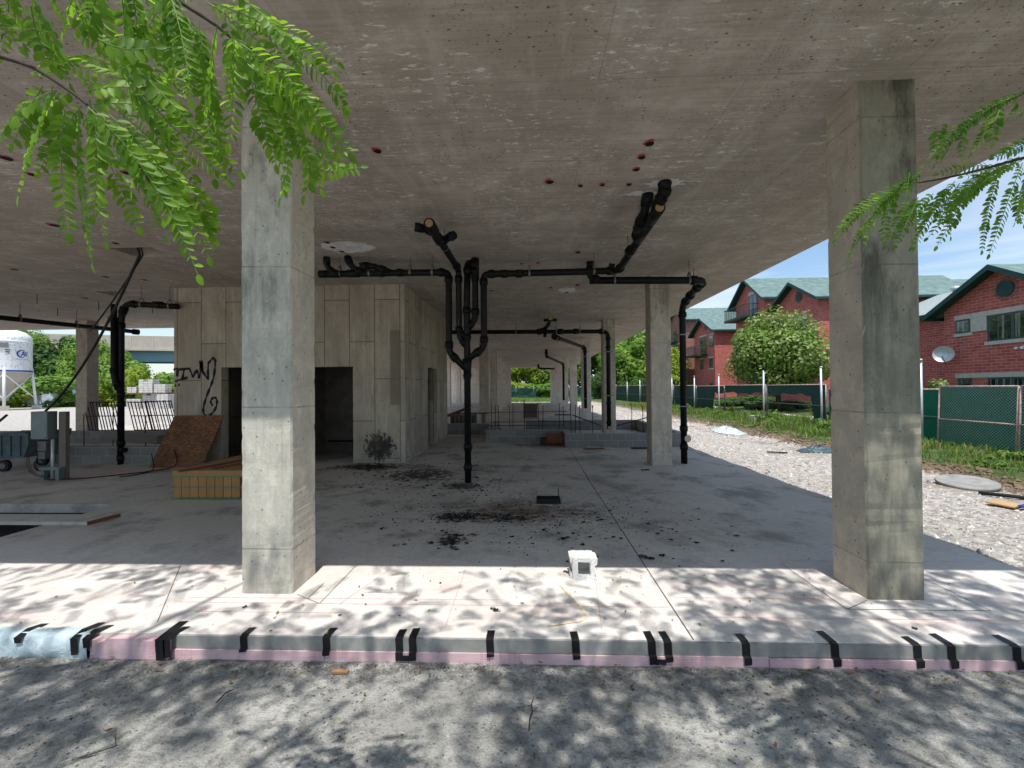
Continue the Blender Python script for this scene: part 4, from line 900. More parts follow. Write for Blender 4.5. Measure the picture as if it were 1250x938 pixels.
# ------------------------------------------------------------------ yard: gravel, pebbles, twigs, litter
random.seed(7); bm = bmesh.new()
for _ in range(22000):
    y = 2.2 + 30*random.random()**2.2; x = random.uniform(4.72, bankx(y)+.25)
    stone(bm, x, y, ground_z(x, y), random.uniform(.006,.017)*(1+y*.045)*(1 if random.random() < .95 else 2.4))
tag(obj('gravel', bm, M['gravel']), 'white crushed stone covering the lot beside the slab', 'gravel', kind='stuff')
bm = bmesh.new()
for _ in range(4200):
    x = random.uniform(-4.6, 4.6); y = random.uniform(.9, 2.9)
    d = .45+.55*math.sin(x*1.9+y*3.1)*math.sin(x*.7-y*1.3)
    if random.random() > .35+.6*d and y < 2.75: continue
    stone(bm, x, y, ground_z(x, y), random.uniform(.0025,.0085)*(1 if random.random() < .95 else 1.7))
for _ in range(900):
    x = random.uniform(-4.6, 4.6); y = 2.9-abs(random.gauss(0,.07)); stone(bm, x, y, ground_z(x, y), random.uniform(.003,.010))
for _ in range(0): pass
tag(obj('pebbles', bm, M['pebble']), 'small dark pebbles and crumbs strewn on the dusty yard', 'pebbles', kind='stuff')
M['litter'] = m_leaf('dry_leaf', (.10,.06,.03), (.34,.25,.10), (.2,.14,.05), .15, .8, 3.0, .1)
bm = bmesh.new()
for _ in range(190):
    x = random.uniform(-4.4, 4.4); y = random.uniform(1.0, 3.9) if random.random() < .5 else 2.93-abs(random.gauss(0,.12)); z = (G+.012) if y < 2.93 else .008; a = random.random()*6.28; l = random.uniform(.008,.022)
    d = Vector((math.cos(a), math.sin(a), random.uniform(-.05,.25))); n_ = Vector((-d.y, d.x, random.uniform(0,.5)))*.35; c = Vector((x,y,z+.003)); m0, m1 = bm.verts.new(c-d*l), bm.verts.new(c+d*l)
    for sg in (-1,1): bm.faces.new((m0, m1, bm.verts.new(c+d*l*.3+n_*l*sg), bm.verts.new(c-d*l*.4+n_*l*sg))[::sg])
tag(obj('leaf_litter', bm, M['litter']), 'tiny dry leaflets scattered over the yard and slab edge', 'leaves', kind='stuff')
tw = [((-2.62,1.95),(-2.2,2.2),'longest twig lying at the lower left corner'),((.18,1.75),(.33,1.68),'thin twig right of centre near the bottom edge'),((.93,1.62),(1.05,1.66),'short twig in the right half of the dusty yard'),((-1.9,2.5),(-1.87,2.62),'curved twig below the pink foam at left'),((1.35,1.9),(1.6,1.78),'reddish twig on the right part of the yard'),((-.02,2.35),(.02,2.6),'fine straight twig left of centre below the tape'),((-2.45,1.6),(-2.2,1.75),'dark twig near the left bottom edge'),((1.55,2.05),(1.68,2.10),'tiny twig among the light patches at right')]
for (a, b, lb) in tw:
    t = thing('twig', ((a[0]+b[0])/2,(a[1]+b[1])/2,G), lb, 'twig', 'twigs on the yard'); bm = bmesh.new()
    P = [Vector((a[0]+(b[0]-a[0])*f+random.uniform(-.012,.012), a[1]+(b[1]-a[1])*f+random.uniform(-.012,.012), G+.012+random.uniform(0,.006))) for f in (0,.25,.5,.75,1)]
    tube(bm, P, [.004,.0045,.004,.003,.0015], 5); tube(bm, [P[2], P[2]+Vector((.03,.025,.006))], .0018, 4); wobj('stem', bm, M['twig'], t)
t = thing('crust_lump', (-2.55, 2.1, G), 'ragged grey concrete crust lying at the lower left of the yard', 'rubble')
bm = bmesh.new(); P = [(-2.95,1.86),(-2.7,1.90),(-2.45,2.0),(-2.22,2.2),(-2.30,2.27),(-2.55,2.16),(-2.85,2.0)]
prism(bm, [(x, y, G-.01) for x, y in P], (0,0,.03)); wobj('slab', bm, M['ground'], t)
t = thing('yellow_scrap', (-1.32, 2.80, G), 'small yellow stick below the pink foam left of centre', 'scrap'); bm = bmesh.new(); obox(bm, (-1.27,2.80,G+.012), (.11,.02,.014), (0,0,.1)); wobj('stick', bm, M['pine'], t)
t = thing('concrete_disc', (8.1, 8.05, G), 'round grey concrete lid tilted on a mound at the right edge of the gravel', 'concrete lid')
bm = bmesh.new(); tube(bm, [(0,0,0),(0,0,.05)], .42, 28); bmesh.ops.rotate(bm, verts=bm.verts, cent=(0,0,0), matrix=Matrix.Rotation(.10,3,'X')@Matrix.Rotation(-.07,3,'Y')); bmesh.ops.translate(bm, verts=bm.verts, vec=(8.1,8.15,G+.06)); wobj('lid', bm, M['edge'], t)
bm = bmesh.new(); tube(bm, [(7.75,7.6,G+.03),(7.95,7.3,G+.05),(8.3,7.1,G+.03)], .03, 8); wobj('hose', bm, M['rubber'], t)
t = thing('cardboard_box', (7.4, 6.8, G), 'flattened brown cardboard with a blue printed end at the right edge', 'cardboard')
bm = bmesh.new(); obox(bm, (7.38,6.86,G+.045), (.42,.30,.02), (0.05,0.03,.5)); wobj('flap', bm, M['cardboard'], t); bm = bmesh.new(); obox(bm, (7.52,6.60,G+.06), (.34,.22,.02), (0.12,0,.4)); wobj('printed_panel', bm, M['blue'], t)
def crumple(name, cx, cy, rx, ry, h, m, label, cat, seed):
    random.seed(seed); bm = bmesh.new(); n, k_ = 22, 9; rings = []
    for j in range(k_+1):
        f = j/k_; rings.append([bm.verts.new((cx+rx*f*math.cos(a)*(1+.18*hn(a*2,seed)), cy+ry*f*math.sin(a)*(1+.18*hn(a*3,seed)), ground_z(cx,cy)+.02+h*(1-f**1.5)*(.55+.6*random.random()))) for a in [2*math.pi*i/n for i in range(n)]])
    for j in range(k_):
        for i in range(n): bm.faces.new((rings[j][i], rings[j+1][i], rings[j+1][(i+1)%n], rings[j][(i+1)%n]))
    return tag(obj(name, bm, m), label, cat)
crumple('plastic_sheet', 8.25, 17.9, .55, 1.1, .24, M['clearwrap'], 'crumpled pale plastic sheet at the foot of the grass bank', 'plastic sheet', 3)
crumple('dark_tarp', 8.35, 12.5, .65, .35, .16, M['tarp'], 'crumpled dark tarp at the foot of the bank beside the big right column', 'tarp', 8)
for (x, y, l, a, m_, lb) in ((5.9,7.6,.55,.15,'redwood','reddish board lying on the gravel near the slab edge'),(6.8,9.3,.5,.0,'palewood','pale board on the gravel farther back'),(6.2,5.3,.7,.35,'palewood','pale stick on the gravel at the right edge'),(7.0,12.2,.5,-.3,'rebar','dark stick on the gravel by the bank')):
    t = thing('wood_scrap', (x,y,G), lb, 'board', 'loose boards on the gravel'); bm = bmesh.new(); obox(bm, (x,y,ground_z(x,y)+.035), (l,.07,.03), (0,0,a)); wobj('board', bm, M[m_], t)
for (x, y, lb) in ((10.55,20.0,'grey concrete footing block in the grass under a tall steel pole'),(10.5,14.4,'grey concrete footing block sunk in the bank beside the big right column')):
    t = thing('footing_block', (x,y,.1), lb, 'concrete block', 'footing blocks'); bm = bmesh.new(); obox(bm, (x,y,ground_z(x,y)+.10), (.5,.4,.32), (.05,.03,.2)); wobj('block', bm, M['bridge'], t)

# ------------------------------------------------------------------ fence
FX = 11.4
def post(y, h=2.45, lb=''):
    t = thing('steel_pole', (FX-.12, y, 0), lb, 'pole', 'steel poles along the fence'); bm = bmesh.new(); tube(bm, [(0,0,-.15),(random.uniform(-.02,.02),random.uniform(-.03,.03),h)], .038, 10); obj('tube', bm, M['galv'], t)
    bm = bmesh.new(); tube(bm, [(0,0,h),(0,0,h+.05)], [.05,.045], 10); obj('cap', bm, M['galv'], t)
pl = ['tall galvanised pole just right of the big dark column','tall galvanised pole just left of the big dark column','galvanised pole in front of the round tree','galvanised pole left of the round tree','galvanised pole just right of the yellow capped drain pipe','galvanised pole just left of the yellow capped drain pipe']
for y, lb in zip((12.57, 16.68, 20.7, 25.4, 29.1, 33.5), pl): post(y, 2.45, lb)
for k_, y in enumerate((38, 43, 48.5, 55, 62, 70)): post(y, 2.45, 'far galvanised pole, %s from the near end left of the small column' % ['first','second','third','fourth','fifth','sixth'][k_])
def panel(y0, y1, base, top, label, link=0, mesh='full', m='screen', x0=FX, x1=FX, dz=0., mid=True, tilt=0.):
    """fence panel between y0 (near) and y1 (far)"""
    t = thing('fence_panel', (x0, (y0+y1)/2, 0), label, 'fence', 'green screened fence panels along the lot')
    P = lambda f, z: (x0+(x1-x0)*f + tilt*(z-base), y0+(y1-y0)*f, z+dz*f)
    bm = bmesh.new(); tube(bm, [P(0,top),P(1,top)], .024, 8); wobj('top_rail', bm, M['rustrail'], t)
    bm = bmesh.new(); tube(bm, [P(0,base-.05),P(0,top)], .022, 8); tube(bm, [P(1,base-.05),P(1,top)], .022, 8); wobj('frame', bm, M['rustrail'] if link else M['steel'], t)
    if mid: bm = bmesh.new(); tube(bm, [P(0,(base+top)/2),P(1,(base+top)/2)], .020, 8); wobj('mid_rail', bm, M['rustrail'] if link else M['steel'], t)
    bm = bmesh.new(); nu, nv = 26, 10
    if mesh == 'full': z0 = [base-.05]*(nu+1)
    else: z0 = [top-.42-.10*hn(i*.5, y0)-(.9 if (mesh == 'flap' and i < 6) else 0)-(1.0 if mesh == 'mostly' and i > 9 else 0) for i in range(nu+1)]
    g_ = [[bm.verts.new(Vector(P(i/nu, z0[i]+(top-z0[i])*j/nv))+Vector((.03+.025*hn(i*.7, j*.9+y0)*(1-j/nv*.6),0,0))) for j in range(nv+1)] for i in range(nu+1)]
    for i in range(nu):
        for j in range(nv): bm.faces.new((g_[i][j], g_[i+1][j], g_[i+1][j+1], g_[i][j+1])).smooth = True
    wobj('windscreen', bm, M[m], t)
    if link:
        bm = bmesh.new(); L_, Hh = abs(y1-y0), top-base; st = link; w = .0022 if y0 < 14 else .0035
        def ln(a, b):
            a, b = Vector(a), Vector(b); d = (b-a).normalized(); n_ = Vector((1,0,0)).cross(d)*w; o_ = Vector((-.028,0,0)); poly(bm, (a-n_+o_, b-n_+o_, b+n_+o_, a+n_+o_))
        k_ = -Hh
        while k_ < L_:
            a0, a1 = max(0,k_), min(L_, k_+Hh)
            if a1 > a0:
                ln(P(a0/L_, base+(a0-k_)), P(a1/L_, base+(a1-k_))); ln(P(a0/L_, top-(a0-k_)), P(a1/L_, top-(a1-k_)))
            k_ += st
        wobj('chain_link', bm, M['galv'], t)
    return t
panel(10.35, 12.25, -.10, 1.70, 'leaning green screened chain link panel right of the big dark column', link=.075, tilt=.06)
panel(8.2, 10.30, -.10, 1.70, 'green screened chain link panel at the right edge of the view', link=.075, tilt=.06)
panel(5.4, 8.15, .0, 1.70, 'green screened chain link panel beyond the right edge', link=.11, tilt=.06)
panel(12.3, 16.6, .05, 1.62, 'narrow green panel behind the tall pole right of the dark column', link=0, x0=FX+.25, x1=FX+.1)
panel(16.7, 20.65, .15, 1.80, 'fence panel with its screen torn off below the top band, before the round tree', mesh='flap', m='screenfar', x0=FX+.05, x1=FX+.05)
panel(20.7, 24.9, .15, 1.82, 'fence panel with a drooping screen band left of the round tree', mesh='band', m='screenfar')
panel(25.0, 29.0, .15, 1.80, 'torn fence panel before the lit brick wall', mesh='mostly', m='screenfar')
panel(29.1, 33.4, .15, 1.85, 'dark green fence panel behind the yellow capped drain pipe', m='screenfar')
fl = ['seventh','eighth','ninth','tenth','eleventh','twelfth']
for k_, (a, b) in enumerate(((33.5,38),(38,43),(43,48.5),(48.5,55),(55,62),(62,70))): panel(a+.05, b-.05, .1, 1.95, 'far dark green fence panel beyond the small column, %s along the lot' % fl[k_], m='screenfar')
t = thing('site_fence', (0, 72, 0), 'dark green screened fence beyond the far opening', 'fence')
bm = bmesh.new(); nu = 60
g_ = [[bm.verts.new((-14+26*i/nu, 72+.15*hn(i*.5,j), G+.1+(1.9+.25*hn(i*.25,3))*j/3)) for j in range(4)] for i in range(nu+1)]
for i in range(nu):
    for j in range(3): bm.faces.new((g_[i][j], g_[i+1][j], g_[i+1][j+1], g_[i][j+1]))
wobj('windscreen', bm, M['screenfar'], t)
bm = bmesh.new()
for x in range(-14, 13, 3): tube(bm, [(x,71.9,G),(x,71.9,2.2)], .05, 6)
wobj('frame', bm, M['steel'], t)

# ------------------------------------------------------------------ houses
def gable_house(xf, yc, hw, eave, apex, xb, label, brick='brick', over=.55, wins=(), bands=(), vent=None, balcony=None, inset=0):
    t = thing('brick_house', (xf, yc, 0), label, 'house', 'red brick houses with green roofs')
    sl = (apex-eave)/(hw+over)
    wz = eave+sl*over-.12
    bm = bmesh.new(); prism(bm, [(xf,yc-hw,-.2),(xf,yc+hw,-.2),(xf,yc+hw,wz),(xf,yc,apex-.14),(xf,yc-hw,wz)], (xb-xf,0,0)); wobj('wall', bm, M[brick], t)
    bm = bmesh.new(); x0 = xf-.6
    for sgn in (-1, 1): prism(bm, [(x0,yc,apex),(x0,yc+sgn*(hw+over),eave),(x0,yc+sgn*(hw+over),eave-.06),(x0,yc,apex-.06)], (xb-x0,0,0))
    wobj('roof', bm, M['shingle'], t)
    bm = bmesh.new()
    for sgn in (-1, 1):
        prism(bm, [(x0-.04,yc,apex-.002),(x0-.04,yc+sgn*(hw+over+.02),eave-.002),(x0-.04,yc+sgn*(hw+over+.02),eave-.24),(x0-.04,yc,apex-.26)], (.038,0,0))
        prism(bm, [(x0,yc,apex-.065),(x0,yc+sgn*(hw+over),eave-.065),(x0,yc+sgn*(hw+over),eave-.12),(x0,yc,apex-.12)], (.6,0,0))
        y_ = yc+sgn*(hw+over); box(bm, x0, xb, y_-.06, y_+.06, eave-.22, eave-.07)
    wobj('fascia', bm, M['gtrim'], t)
    for (y0,y1,z0,z1,nm) in wins:
        f = wobj('window', bxs((xf-.04,xf+.02,y0,y1,z0,z1)), M['frame'], t)
        n = max(1, nm); w = (y1-y0)/n
        bm = bmesh.new()
        for k_ in range(n): box(bm, xf-.05, xf-.041, y0+k_*w+.07, y0+(k_+1)*w-.07, z0+.07, z1-.07)
        sub('pane', bm, M['glass'], f, t)
    if bands:
        wobj('stone_band', bxs(*[(xf-.05-(.001*q_), xf+.02, a, b, c_, d_) for q_, (a,b,c_,d_) in enumerate(bands)]), M['stone'], t)
    if vent:
        bm = bmesh.new(); tube(bm, [(xf-.06,vent[0],vent[1]),(xf+.02,vent[0],vent[1])], vent[2], 24); wobj('round_vent', bm, M['gtrim'], t)
        bm = bmesh.new(); n = 28
        for k_ in range(n):
            a = 2*math.pi*k_/n; obox(bm, (xf-.012, vent[0]+(vent[2]+.10)*math.cos(a), vent[1]+(vent[2]+.10)*math.sin(a)), (.03,.13,.05), (a,0,0))
        wobj('vent_surround', bm, M['brick2'], t)
    if balcony:
        (y0,y1,z,dx) = balcony
        wobj('balcony', bxs((xf-dx,xf-.001,y0,y1,z-.22,z)), M['gtrim'], t)
        bm = bmesh.new(); box(bm, xf-dx, xf-dx+.04, y0, y1, z+1.0, z+1.06); box(bm, xf-dx+.041, xf, y0, y0+.04, z+1.0, z+1.06); box(bm, xf-dx+.041, xf, y1-.04, y1, z+1.0, z+1.06)
        k_ = y0+.05
        while k_ < y1: box(bm, xf-dx+.01, xf-dx+.03, k_, k_+.025, z, z+1.0); k_ += .17
        k_ = xf-dx+.1
        while k_ < xf-.05: box(bm, k_, k_+.025, y0+.01, y0+.03, z, z+1.0); box(bm, k_, k_+.025, y1-.03, y1-.01, z, z+1.0); k_ += .17
        wobj('balcony_railing', bm, M['frame'], t)
    return t
near = gable_house(21.7, 20.1, 2.7, 5.36, 7.25, 31, 'nearest red brick house with round green vent and stone window band at the right edge',
    wins=((21.48,22.18,4.31,4.98,1),(17.6,20.72,3.77,4.96,3),(21.50,22.14,.9,2.07,1),(17.6,20.75,.9,2.07,3)),
    bands=((17.3,22.25,4.99,5.22),(21.4,22.28,4.16,4.305),(20.74,21.46,4.31,4.985),(17.4,20.85,3.60,3.765),(17.3,22.25,2.08,2.30)), vent=(19.95,6.10,.36))
bm = bmesh.new(); tube(bm, [(21.55,19.3,3.35),(21.7,19.3,3.4)], .05, 8); tube(bm, [(21.50,19.35,3.35),(21.42,19.42,3.32)], .05, 8); tube(bm, [(21.50,19.2,3.35),(21.42,19.12,3.32)], .05, 8); wobj('security_lamp', bm, M['white'], near)
t = thing('satellite_dish', (21.1, 22.2, 3.3), 'grey satellite dish on the corner of the nearest brick house', 'satellite dish')
bm = bmesh.new(); rings = []
for j in range(7):
    f = j/6; rings.append([bm.verts.new((.18*f*f, .41*f*math.cos(a), .40*f*math.sin(a))) for a in [2*math.pi*i/28 for i in range(28)]])
for j in range(6):
    for i in range(28): bm.faces.new((rings[j][i], rings[j][(i+1)%28], rings[j+1][(i+1)%28], rings[j+1][i])).smooth = True
bmesh.ops.rotate(bm, verts=bm.verts, cent=(0,0,0), matrix=Matrix.Rotation(math.pi+R(35),3,'Z')@Matrix.Rotation(R(0),3,'Y')); obj('reflector', bm, M['galv'], t)
bm = bmesh.new(); tube(bm, [(.1,.05,-.1),(.6,.4,-.25)], .035, 8); tube(bm, [(-.02,-.1,-.5),(-.35,-.3,-.25),(-.42,-.32,-.1)], .02, 6); obj('arm', bm, M['rebar'], t)
# long low wing behind the near house
t = thing('brick_house', (27, 27, 0), 'low brick wing with white roof vent between nearest house and big dark column', 'house', 'red brick houses with green roofs')
wobj('wall', bxs((24.6,33,23.0,31.6,-.2,6.0)), M['brick'], t)
bm = bmesh.new(); prism(bm, [(24.0,22.85,5.95),(29.5,22.85,8.2),(33.5,22.85,6.0)], (0,8.6,0)); wobj('roof', bm, M['shinglegrey'], t)
wobj('fascia', bxs((23.9,23.99,22.9,31.4,5.80,5.98)), M['gtrim'], t)
bm = bmesh.new(); tube(bm, [(26.4,27.0,6.7),(26.4,27.0,7.6)], .14, 10); tube(bm, [(26.4,27.0,7.6),(26.4,27.0,7.78)], .24, 10); wobj('roof_vent', bm, M['galv'], t)
bm = bmesh.new(); tube(bm, [(24.05,24.3,5.85),(24.5,24.3,5.4),(24.55,24.3,0)], .055, 8); wobj('downpipe', bm, M['galv'], t)
gable_house(21.7, 34.9, 2.6, 8.35, 10.15, 38, 'brick house gable with round vent showing above the round tree',
    wins=((33.7,34.9,5.6,7.0,2),(36.0,36.9,5.6,7.0,1),(33.7,34.9,2.6,4.2,2)), bands=((33.5,35.1,7.02,7.35),(35.8,37.1,7.02,7.35)), vent=(34.5,8.85,.36))
gable_house(21.7, 42.1, 2.65, 9.85, 12.3, 40, 'tallest brick house gable with balcony and glass door left of the round tree',
    wins=((40.6,42.0,8.45,10.55,2),(41.0,42.2,5.6,7.0,2)), bands=((40.4,42.2,10.56,10.85),), balcony=(40.3,44.6,8.50,1.3))
gable_house(21.7, 52.8, 3.0, 8.35, 10.2, 40, 'lower brick house gable with balcony and sunlit side wall',
    wins=((52.1,53.85,5.75,7.9,2),(50.1,51.2,6.45,7.85,1),(50.4,51.3,3.95,5.15,1),(53.0,53.9,3.95,5.15,1),(50.4,51.3,.8,2.2,1)), bands=((51.9,54.0,7.91,8.10),(49.9,51.3,7.86,8.02),(50.2,51.5,5.16,5.30),(52.8,54.1,5.16,5.3),(50.2,51.5,3.8,3.94)), balcony=(51.8,55.5,5.70,1.3), vent=(52.2,9.0,.25))
gable_house(21.4, 61.3, 3.3, 10.9, 13.0, 45, 'brown brick house farthest back with blue glass balcony', brick='brick2',
    wins=((59.2,60.2,8.4,10.2,1),(59.2,60.2,5.6,7.3,1),(59.0,60.4,1.8,4.6,2),(61.5,62.5,8.4,10.2,1)), bands=((58.1,64.4,7.75,8.0),(58.1,64.4,4.7,5.0)), balcony=(60.8,64.0,8.2,1.4))
t = thing('path_strip', (13.5, 26, .3), 'pale path', 'path'); bpy.data.objects.remove(t)
bm = bmesh.new(); P = [(12.6, 12), (13.6, 12)]
N = 20; L_, R_ = [], []
for i in range(N+1):
    y = 14+30*i/N; xx = 12.9+.3*math.sin(y*.2); L_.append(bm.verts.new((xx, y, ground_z(xx, y)+.03))); R_.append(bm.verts.new((xx+1.1, y, ground_z(xx+1.1, y)+.03)))
for i in range(N): bm.faces.new((L_[i], R_[i], R_[i+1], L_[i+1]))
tag(obj('path', bm, M['stone']), kind='structure')

# ------------------------------------------------------------------ overpass
t = thing('overpass', (-15, 85, 0), 'long concrete highway overpass with pale blue steel beams behind the trees', 'bridge')
A, B = Vector((-140,47,0)), Vector((90,118,0)); d = (B-A); n_ = Vector((-d.y,d.x,0)).normalized()
def run(off0, off1, z0, z1, m, nm):
    bm = bmesh.new(); prism(bm, [A+n_*off0+Vector((0,0,z0)), A+n_*off1+Vector((0,0,z0)), A+n_*off1+Vector((0,0,z1)), A+n_*off0+Vector((0,0,z1))], d); wobj(nm, bm, m, t)
run(0,.3,9.1,11.3,M['bridge'],'parapet'); run(-.2,14,8.75,9.08,M['bridge'],'deck'); run(13.7,14,9.1,11.3,M['bridge'],'parapet'); run(.8,1.2,6.9,8.74,M['bluebeam'],'steel_beam'); run(6,6.4,6.9,8.74,M['bluebeam'],'steel_beam')
for f in (.12,.28,.44,.6,.76,.92):
    c = A+d*f+n_*6; bm = bmesh.new(); obox(bm, (c.x,c.y,3.3), (1.4,8,7.1), (0,0,math.atan2(d.y,d.x))); wobj('pier', bm, M['bridge'], t)
bm = bmesh.new()
for k_ in range(0, 76):
    c = A+d*(k_/76)-n_*.03; obox(bm, (c.x,c.y,10.2), (.12,.05,2.1), (0,0,math.atan2(d.y,d.x)))
wobj('parapet_joint', bm, M['stone'], t)

# ------------------------------------------------------------------ silo
t = thing('cement_silo', (-56.0, 44.0, G), 'white silo on splayed legs with blue band and blue logo, far left', 'silo')
def lathe(prof, n=40, a0=0, a1=2*math.pi):
    bm = bmesh.new(); rg = [[bm.verts.new((r_*math.cos(a0+(a1-a0)*i/n), r_*math.sin(a0+(a1-a0)*i/n), z_)) for i in range(n+1)] for (r_, z_) in prof]
    for j in range(len(prof)-1):
        for i in range(n): bm.faces.new((rg[j][i], rg[j][i+1], rg[j+1][i+1], rg[j+1][i])).smooth = True
    return bm
t.location = (-57.0,44.0,G); t.scale = (.84,.84,1)
obj('body', lathe([(2.45,4.1),(2.45,7.0),(2.47,7.05),(2.47,7.15),(2.45,7.2),(2.45,7.75),(2.35,8.1),(1.9,8.5),(1.1,8.78),(.02,8.85)]), m_silo(), t)
obj('cone', lathe([(2.46,4.1),(2.42,3.9),(.45,1.35),(.40,1.0),(.02,1.0)]), M['bridge'], t)
obj('blue_band', lathe([(2.475,4.15),(2.475,4.32)]), M['blue'], t)
obj('ring_rib', lathe([(2.45,7.38),(2.52,7.40),(2.52,7.46),(2.45,7.48)]), M['white'], t)
vd = math.atan2(-44.0, 56.0)      # towards the hall
for k_ in range(4):
    a = vd + k_*math.pi/2; c_, s_ = math.cos(a), math.sin(a); bm = bmesh.new()
    tube(bm, [(2.35*c_,2.35*s_,4.6),(2.75*c_,2.75*s_,.45)], .14, 10); obj('leg', bm, M['white'], t)
    bm = bmesh.new(); obox(bm, (2.8*c_,2.8*s_,.22), (.9,.9,.46), (0,0,a)); obj('footing', bm, M['bridge'], t)
    a2 = a+math.pi/2; bm = bmesh.new(); e1, e2 = Vector((2.42*c_,2.42*s_,3.9)), Vector((2.7*math.cos(a2),2.7*math.sin(a2),1.2)); tube(bm, [e1, e2], .07, 6)
    e1, e2 = Vector((2.42*math.cos(a2),2.42*math.sin(a2),3.9)), Vector((2.7*c_,2.7*s_,1.2)); tube(bm, [e1, e2], .07, 6); obj('cross_brace', bm, M['white'], t)
bm = bmesh.new(); obox(bm, (2.5*math.cos(vd-.05),2.5*math.sin(vd-.05),6.95), (.25,.95,.5), (0,0,vd-.05)); obj('hatch_plate', bm, M['steel'], t)
def on_body(u, z, off=.012):       # u metres round the shell from the view direction
    a = vd + u/2.45; return ((2.45+off)*math.cos(a), (2.45+off)*math.sin(a), z)
bm = bmesh.new()
def arc(cx, cz, rx, rz, a0, a1, w0, w1, n=22):
    pr = None
    for i in range(n+1):
        f = i/n; a = R(a0+(a1-a0)*f); w = w0+(w1-w0)*math.sin(f*math.pi)
        p0 = bm.verts.new(on_body(cx+(rx+w)*math.cos(a), cz+(rz+w)*math.sin(a))); p1 = bm.verts.new(on_body(cx+(rx-w)*math.cos(a), cz+(rz-w)*math.sin(a)))
        if pr: bm.faces.new((pr[0], pr[1], p1, p0))
        pr = (p0, p1)
arc(1.62,6.1,.50,.38,60,300,.02,.09)
def bar(u0, z0, u1, z1, w=.05):
    n = 4; dz, du = z1-z0, u1-u0; l = math.hypot(du,dz); nu_, nz = -dz/l*w, du/l*w
    for i in range(n):
        a, b = i/n, (i+1)/n; poly(bm, (on_body(u0+du*a+nu_,z0+dz*a+nz,.014), on_body(u0+du*b+nu_,z0+dz*b+nz,.014), on_body(u0+du*b-nu_,z0+dz*b-nz,.014), on_body(u0+du*a-nu_,z0+dz*a-nz,.014)))
bar(1.5,5.85,1.72,6.38); bar(1.72,6.38,1.86,5.85); bar(1.58,6.02,1.8,6.02,.035); bar(1.96,6.35,1.96,5.95); bar(1.96,5.9,2.16,5.9); bar(2.16,6.35,2.16,5.92)
x_ = .8
while x_ < 2.3: bar(x_,5.50,x_+random.uniform(.05,.12),5.50,.028); x_ += .17
obj('logo', bm, M['blue'], t)
bm = bmesh.new(); bar(.05,6.45,.5,6.45,.05); bar(.1,6.25,.45,6.25,.05); bar(.3,6.1,.45,6.1,.04); obj('stencil', bm, M['rebar'], t)

# pallets behind the silo and block stacks
t = thing('wrapped_pallets', (-63, 52, G), 'row of shrink wrapped blue grey pallets behind the silo legs', 'pallets')
bm = bmesh.new()
for k_ in range(9): obox(bm, (-75+2.0*k_,54-.1*k_,1.35), (1.8,1.5,2.6+.2*(k_%2)), (0,0,.04*k_))
wobj('bundle', bm, M['paleblue'], t); bm = bmesh.new()
for k_ in range(9): obox(bm, (-75+2.0*k_,54-.1*k_,-.05), (1.9,1.6,.16), (0,0,.04*k_))
wobj('pallet', bm, M['greywood'], t)
bl = [((-43.6,45.6),1.6,1.1,.0,'lower left grey block stack beside the far bushes'),((-41.9,45.9),1.9,1.7,.0,'big lower grey block stack beside the far bushes'),((-40.2,45.5),1.3,1.6,.0,'lower right grey block stack beside the far bushes'),((-43.9,45.7),1.1,.9,1.75,'left upper block bundle on a board'),((-42.3,45.7),1.6,1.5,1.75,'tallest pale block bundle on top of the pile'),((-40.7,45.7),1.3,.95,1.75,'right upper block bundle on a board')]
for (c, w, h, z, lb) in bl:
    t = thing('block_stack', (c[0],c[1],G+z), lb, 'blocks', 'stacks of concrete blocks'); bm = bmesh.new()
    nx, nz = max(2,int(w/.42)), max(2,int(h/.22))
    for i in range(nx):
        for j in range(nz):
            if j == nz-1 and random.random() < .3: continue
            for k_ in range(2): obox(bm, (-w/2+(i+.5)*w/nx, k_*.45-.2, (j+.5)*h/nz), (w/nx-.03,.40,h/nz-.025), (0,0,random.uniform(-.04,.04)))
    obj('blocks', bm, M['rubble'], t)
t = thing('plank', (-42.2, 45.5, 1.5), 'long rust coloured board carrying the upper block bundles', 'board'); wobj('board', bxs((-45,-39.6,45.1,46.2,1.5,1.575)), M['redwood'], t)
t = thing('dirt_mound', (-49, 55, G), 'low brown dirt mound before the bushes', 'dirt'); bm = lathe([(3.2,0),(2.4,.7),(1.2,1.3),(.02,1.5)], 24); obj('mound', bm, M['greywood'], t)

# ------------------------------------------------------------------ vegetation
def crown_mesh(n, rx, rz, leaf, seed, lobes=14, shape='round'):
    random.seed(seed); bm = bmesh.new(); cs = []
    for _ in range(lobes):
        while True:
            p = Vector((random.uniform(-1,1),random.uniform(-1,1),random.uniform(-1,1)))
            if p.length < 1: break
        if shape == 'tight': p = p.normalized()*random.uniform(.48,.80); rr = random.uniform(.20,.36)
        else: p = p*.78; rr = random.uniform(.22,.42)
        cs.append((p, rr))
    for _ in range(n):
        p, rr = random.choice(cs); u = Vector((random.gauss(0,1),random.gauss(0,1),random.gauss(0,1))).normalized()
        q = p+u*rr*random.uniform(.65,1.05)
        if shape == 'tight' and q.z < -.75: continue
        c = Vector((q.x*rx, q.y*rx, q.z*rz)); nrm = (u+Vector((random.uniform(-.6,.6),random.uniform(-.6,.6),random.uniform(-.2,.8)))).normalized()
        t1 = nrm.orthogonal().normalized(); t1.rotate(Matrix.Rotation(random.random()*6.28,3,nrm)); t2 = nrm.cross(t1); s_ = leaf*random.uniform(.6,1.3)
        vs = [c+t1*s_, c+t2*s_*.55+t1*.1*s_, c-t1*s_*.9, c-t2*s_*.55]
        bm.faces.new([bm.verts.new(v) for v in vs])
    me = bpy.data.meshes.new('crown'); bm.to_mesh(me); bm.free(); return me
